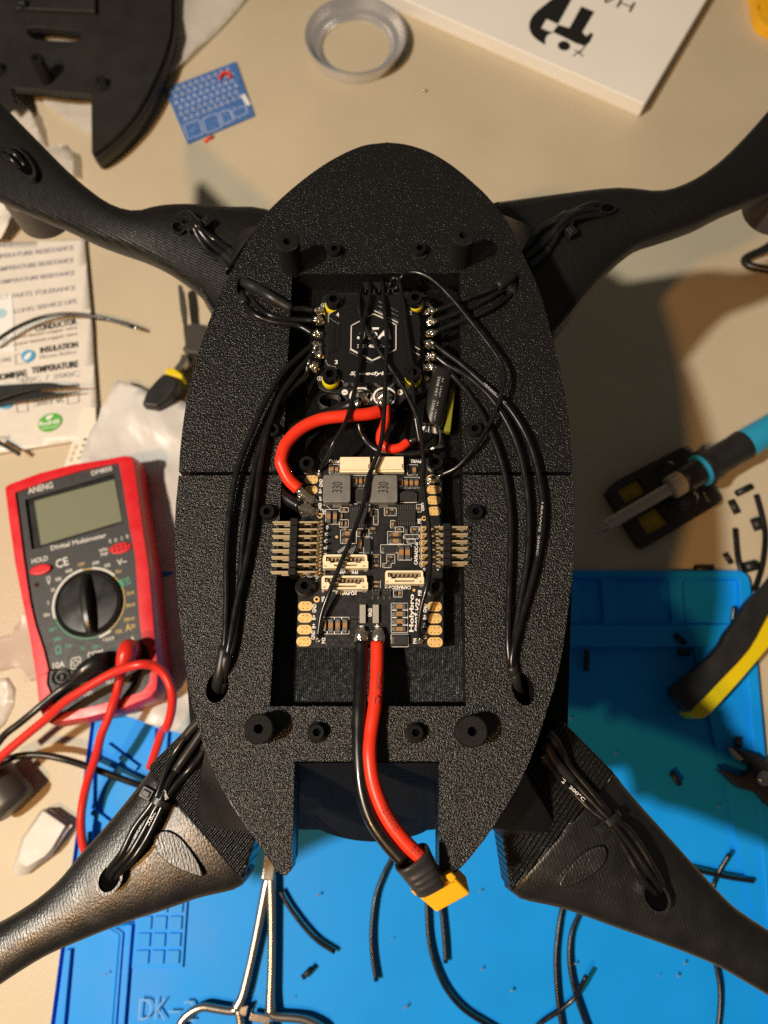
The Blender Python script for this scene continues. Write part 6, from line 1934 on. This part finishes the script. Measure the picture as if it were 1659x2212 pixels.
# flush cutters
c = P(C7(1060, 1880), 0)
t = thing("flush_cutters", (c.x, c.y, 3), "flush cutters with black jaws and a round rivet at the right edge", "cutters")
prism("upper_jaw", [c7(x, y, 13) for x, y in [(822, 1640), (860, 1638), (905, 1655), (1020, 1695), (1060, 1700), (1200, 1800), (1200, 1900), (1030, 1850), (1020, 1800), (960, 1770), (900, 1740)]], 7, 13, M['tool_black'], t, bevel=.8)
prism("lower_jaw", [c7(x, y, 13) for x, y in [(738, 1832), (800, 1845), (870, 1875), (960, 1900), (1005, 1850), (1060, 1800), (1250, 1850), (1250, 2200), (1159, 2130), (1080, 2040), (1000, 2020), (930, 2000), (880, 1965), (820, 1905)]], 5, 12.5, M['tool_black'], t, bevel=.8)
prism("cutting_edge", [c7(x, y, 13.4) for x, y in [(826, 1644), (845, 1648), (950, 1745), (925, 1760), (880, 1735)]], 9, 13.3, M['dull_steel'], t, bevel=.3)
p0 = P(C7(1118, 1912), 13)
lathe("rivet", (p0.x, p0.y, 11), [(0, 0), (3.6, 0), (3.6, 3), (3.1, 3.8), (0, 4.0)], M['steel'], t, 28)

# hemostat at the bottom edge
c = P((590, 1900), 0)
t = thing("forceps", (c.x, c.y, 3), "steel locking forceps at the bottom edge of the mat", "forceps")
def fq(pts, z): return [P(p, z) for p in pts]
ZQ = 7.0
tube("shank", fq([(590, 1790), (584, 1870), (572, 1930), (556, 2010), (540, 2085), (524, 2150), (510, 2180)], ZQ), [2.2, 2.7, 2.5, 2.1, 1.9, 2.1, 2.6], M['steel'], t, 14, flat=.75)
tube("shank", fq([(578, 1800), (584, 1870), (586, 1930), (587, 2010), (586, 2090), (584, 2150), (584, 2190)], ZQ + .6), [2.2, 2.6, 2.3, 1.9, 1.9, 2.1, 2.6], M['steel'], t, 14, flat=.75)
p0 = P((583, 1872), ZQ)
box("box_joint", (p0.x, p0.y, ZQ + .3), (7.5, 14, 5), M['steel'], t, radians(-6), bevel=1.2, seg=3)
tube("finger_ring", fq([(512, 2172), (503, 2184), (470, 2180), (437, 2176), (407, 2191), (388, 2216), (385, 2260), (420, 2300), (470, 2310), (510, 2280), (520, 2220), (514, 2180)], ZQ), 1.9, M['steel'], t, 12, flat=.8)
tube("finger_ring", fq([(584, 2180), (588, 2192), (600, 2197), (640, 2200), (668, 2207), (700, 2230), (705, 2280), (670, 2310), (620, 2300), (590, 2260), (580, 2210)], ZQ + .6), 1.9, M['steel'], t, 12, flat=.8)
for a, b in (((512, 2178), (534, 2186)), ((541, 2194), (584, 2203))):
    a, b = P(a, ZQ), P(b, ZQ)
    d_ = b - a
    box("ratchet", (a + b) / 2, (d_.length, 3.6, 3.0), M['steel'], t, atan2(d_.y, d_.x), bevel=.3)
for k in range(4):
    p0 = P((532 - k * 3.2, 2180 + .8 * k), ZQ + 1.8)
    box("ratchet_tooth", p0, (.5, 3.2, 1.0), M['dull_steel'], t, radians(-15))

# cable loop, far right, and the yellow thing in the corner
t = tube("cable", [P(R2(*p), z) for p, z in (((1900, 520), 12), ((1659, 720), 8), ((1500, 800), 6), ((1425, 842), 5), ((1420, 885), 5), ((1480, 925), 6), ((1659, 962), 9), ((1900, 1010), 12))], 2.4, M['black'], None, 14)
tag(t, "black cable bent into a sharp loop at the right edge", "cable")
t = thing("yellow_clip", P(C3(1640, 60), 0), "yellow plastic clip peeking in at the top right corner", "clip")
yo = [xy([P(C3(*p), 9)])[0] for p in [(1565, -120), (1572, -20), (1585, 70), (1605, 125), (1650, 165), (1800, 190), (1800, -120)]]
prism("body", smooth2(yo, 3), .05, 9, M['xt_yellow'], t, [ell(P(C3(1612, 45), 9), 1.6, 3.0, radians(-30), 14)], bevel=.8)

# loose wires and snippets
gw_ = "cut lengths of black wire left on the mat"
def loose(label, pts, K_, r=1.1, z=None, group=gw_):
    z = z if z is not None else MATZ + r
    zs = z if isinstance(z, list) else z
    pp = path(K_, pts, zs)
    t = tube("wire_offcut", pp, r, M['wire'], None, 8)
    return tag(t, label, "wire", group)
loose("short curved black offcut just right of the forceps", [(305, 465), (360, 560), (450, 680), (530, 762), (632, 828)], B6)
loose("bowed black offcut below the rubber boot, left of the plug", [(985, 240), (960, 290), (918, 372), (872, 500), (850, 690), (855, 850), (878, 1000)], B6)
loose("long black offcut running down from the yellow plug and off to the right", [(1180, 500), (1180, 590), (1192, 760), (1232, 920), (1300, 1060), (1400, 1172), (1540, 1262), (1660, 1330)], B6)
loose("straight black offcut directly below the yellow plug", [(1255, 500), (1266, 590), (1282, 750), (1290, 892)], B6)
loose("long black offcut below the rear right arm, left one of the bowed pair", [(400, 1150), (345, 1262), (315, 1450), (305, 1610), (320, 1850), (350, 2060)], A7)
loose("long black offcut below the rear right arm, right one of the bowed pair", [(500, 1200), (455, 1292), (402, 1430), (394, 1600), (430, 1800), (520, 2060)], A7)
loose("black offcut with a raised tip crossing the bowed pair near the bottom edge", [(150, 2050), (205, 1992), (330, 1910), (430, 1820), (500, 1688)], A7, z=[(0, 5), (2, 7), (3, 9), (4, 14)])
loose("black offcut hanging below the tip of the rear right arm", [(1300, 1500), (1330, 1635), (1352, 1760), (1352, 1900), (1335, 2060)], A7)
loose("straight black offcut right of the rear right arm, lower of the crossed pair", [(1150, 1005), (1230, 1022), (1400, 1060), (1567, 1085)], A7, z=MATZ + 3.4)
loose("lifted black offcut right of the rear right arm, upper of the crossed pair", [(1290, 1180), (1312, 1105), (1345, 1025), (1415, 910)], A7, z=[(0, 4.2), (1, 4.4), (3, 10)])
loose("black offcut standing up beside the wire stripper on the mat", [(1425, 1100), (1432, 1040), (1442, 952)], A3, z=[(0, 5), (2, 9)])
loose("long black offcut on the bare desk curving towards the wire stripper", [(1583, 240), (1622, 390), (1640, 520), (1618, 700), (1560, 880)], A3, 1.5, 1.6)
loose("straight black offcut on the bare desk right of the iron stand", [(1448, 455), (1465, 640), (1492, 740)], A3, 1.5, 1.6)
gs_ = "snippets of black heat shrink scattered about"
def bit(label, a, b, K_, r=1.4, z=None):
    z = z if z is not None else MATZ + r
    a, b = P(K_(*a), z), P(K_(*b), z)
    d_ = (b - a).normalized()
    axis_n = (b - a).length
    t = lathe("shrink_snippet", a, [(r * .7, .05), (r, 0), (r, axis_n), (r * .7, axis_n - .05), (r * .7, .05)], M['leg_black'], None, 14, axis=d_)
    return tag(t, label, "snippet", gs_)
bit("black snippet on bright blue between the forceps offcut and the bottom edge", (440, 980), (488, 930), B6, 1.3)
bit("black snippet in the teal shade right of the frame, tilted", (1040, 390), (1092, 462), A7, 1.5)
bit("black snippet touching the tip of the flush cutters", (1472, 165), (1470, 225), A7, 1.6)
bit("slanted black snippet on the mat ridge below the parts trays", (1068, 1130), (1126, 1182), A3, 1.6, MATZ + 2.6)
bit("level black snippet just below the mat ridge", (1088, 1246), (1150, 1246), A3, 1.7)
bit("upright black snippet on the mat near the frame's right side", (506, 1230), (500, 1350), A3, 1.5)
bit("black snippet lying along the far edge of the mat", (1192, 712), (1290, 712), A3, 2.0, 2.1)
bit("black snippet on the desk nearest the iron stand's right corner", (1458, 232), (1540, 192), A3, 1.9, 2)
bit("black snippet on the desk, second one right of the iron stand", (1420, 275), (1458, 350), A3, 1.9, 2)
bit("thick black snippet under the long offcut on the desk", (1572, 390), (1598, 455), A3, 2.6, 2.7)
bit("small slanted black snippet above the mat's far right edge", (1382, 612), (1420, 672), A3, 1.4, 1.5)
bit("thick black snippet beside the mat's rounded far right corner", (1508, 705), (1568, 690), A3, 3.0, 3.1)
gb = "tiny solder crumbs on the mat"
CR = ["solder crumb between the forceps and the bowed offcut", "larger solder crumb of the touching pair near the bottom edge", "smaller solder crumb of the touching pair near the bottom edge",
      "solder crumb just right of the yellow plug", "solder crumb right of the offcut below the plug", "solder crumb left of the bowed pair of offcuts", "solder crumb beside the right bowed offcut",
      "upper solder crumb of the two below the rear right arm", "lower solder crumb of the two below the rear right arm", "faint speck of solder right of the bowed offcuts", "speck of solder in the teal shade near the rear right sleeve",
      "solder crumb on the mat tight beside the hull's right wall", "solder crumb below the wire stripper's grip", "speck of solder left of the cutters' lower jaw", "dark speck near the forceps' right ring", "dark speck left of the plug's long offcut", "dark speck inside the left panel of the mat"]
for k, (K_, x, y, r) in enumerate(((B6, 532, 488, .9), (B6, 1048, 1160, .8), (B6, 1058, 1150, .7), (B6, 1495, 466, .8), (B6, 1504, 930, .7), (A7, 25, 1784, .9), (A7, 432, 1612, .9), (A7, 1130, 1610, .9), (A7, 1085, 1690, .9), (A7, 962, 1690, .5), (A7, 690, 268, .6), (A7, 400, 48, .9), (A7, 978, 38, .8), (A7, 1348, 608, .6), (B6, 378, 1108, .5), (B6, 966, 752, .5), (A0, 690, 1718, .7))):
    c = P(K_(x, y), MATZ + r * .5)
    o = blob("solder_crumb", c, r, M['crumb'], None, (1, .8, .7), k, .6, k + 200, 1)
    tag(o, CR[k], "solder crumb", gb)

desk_frame(False)
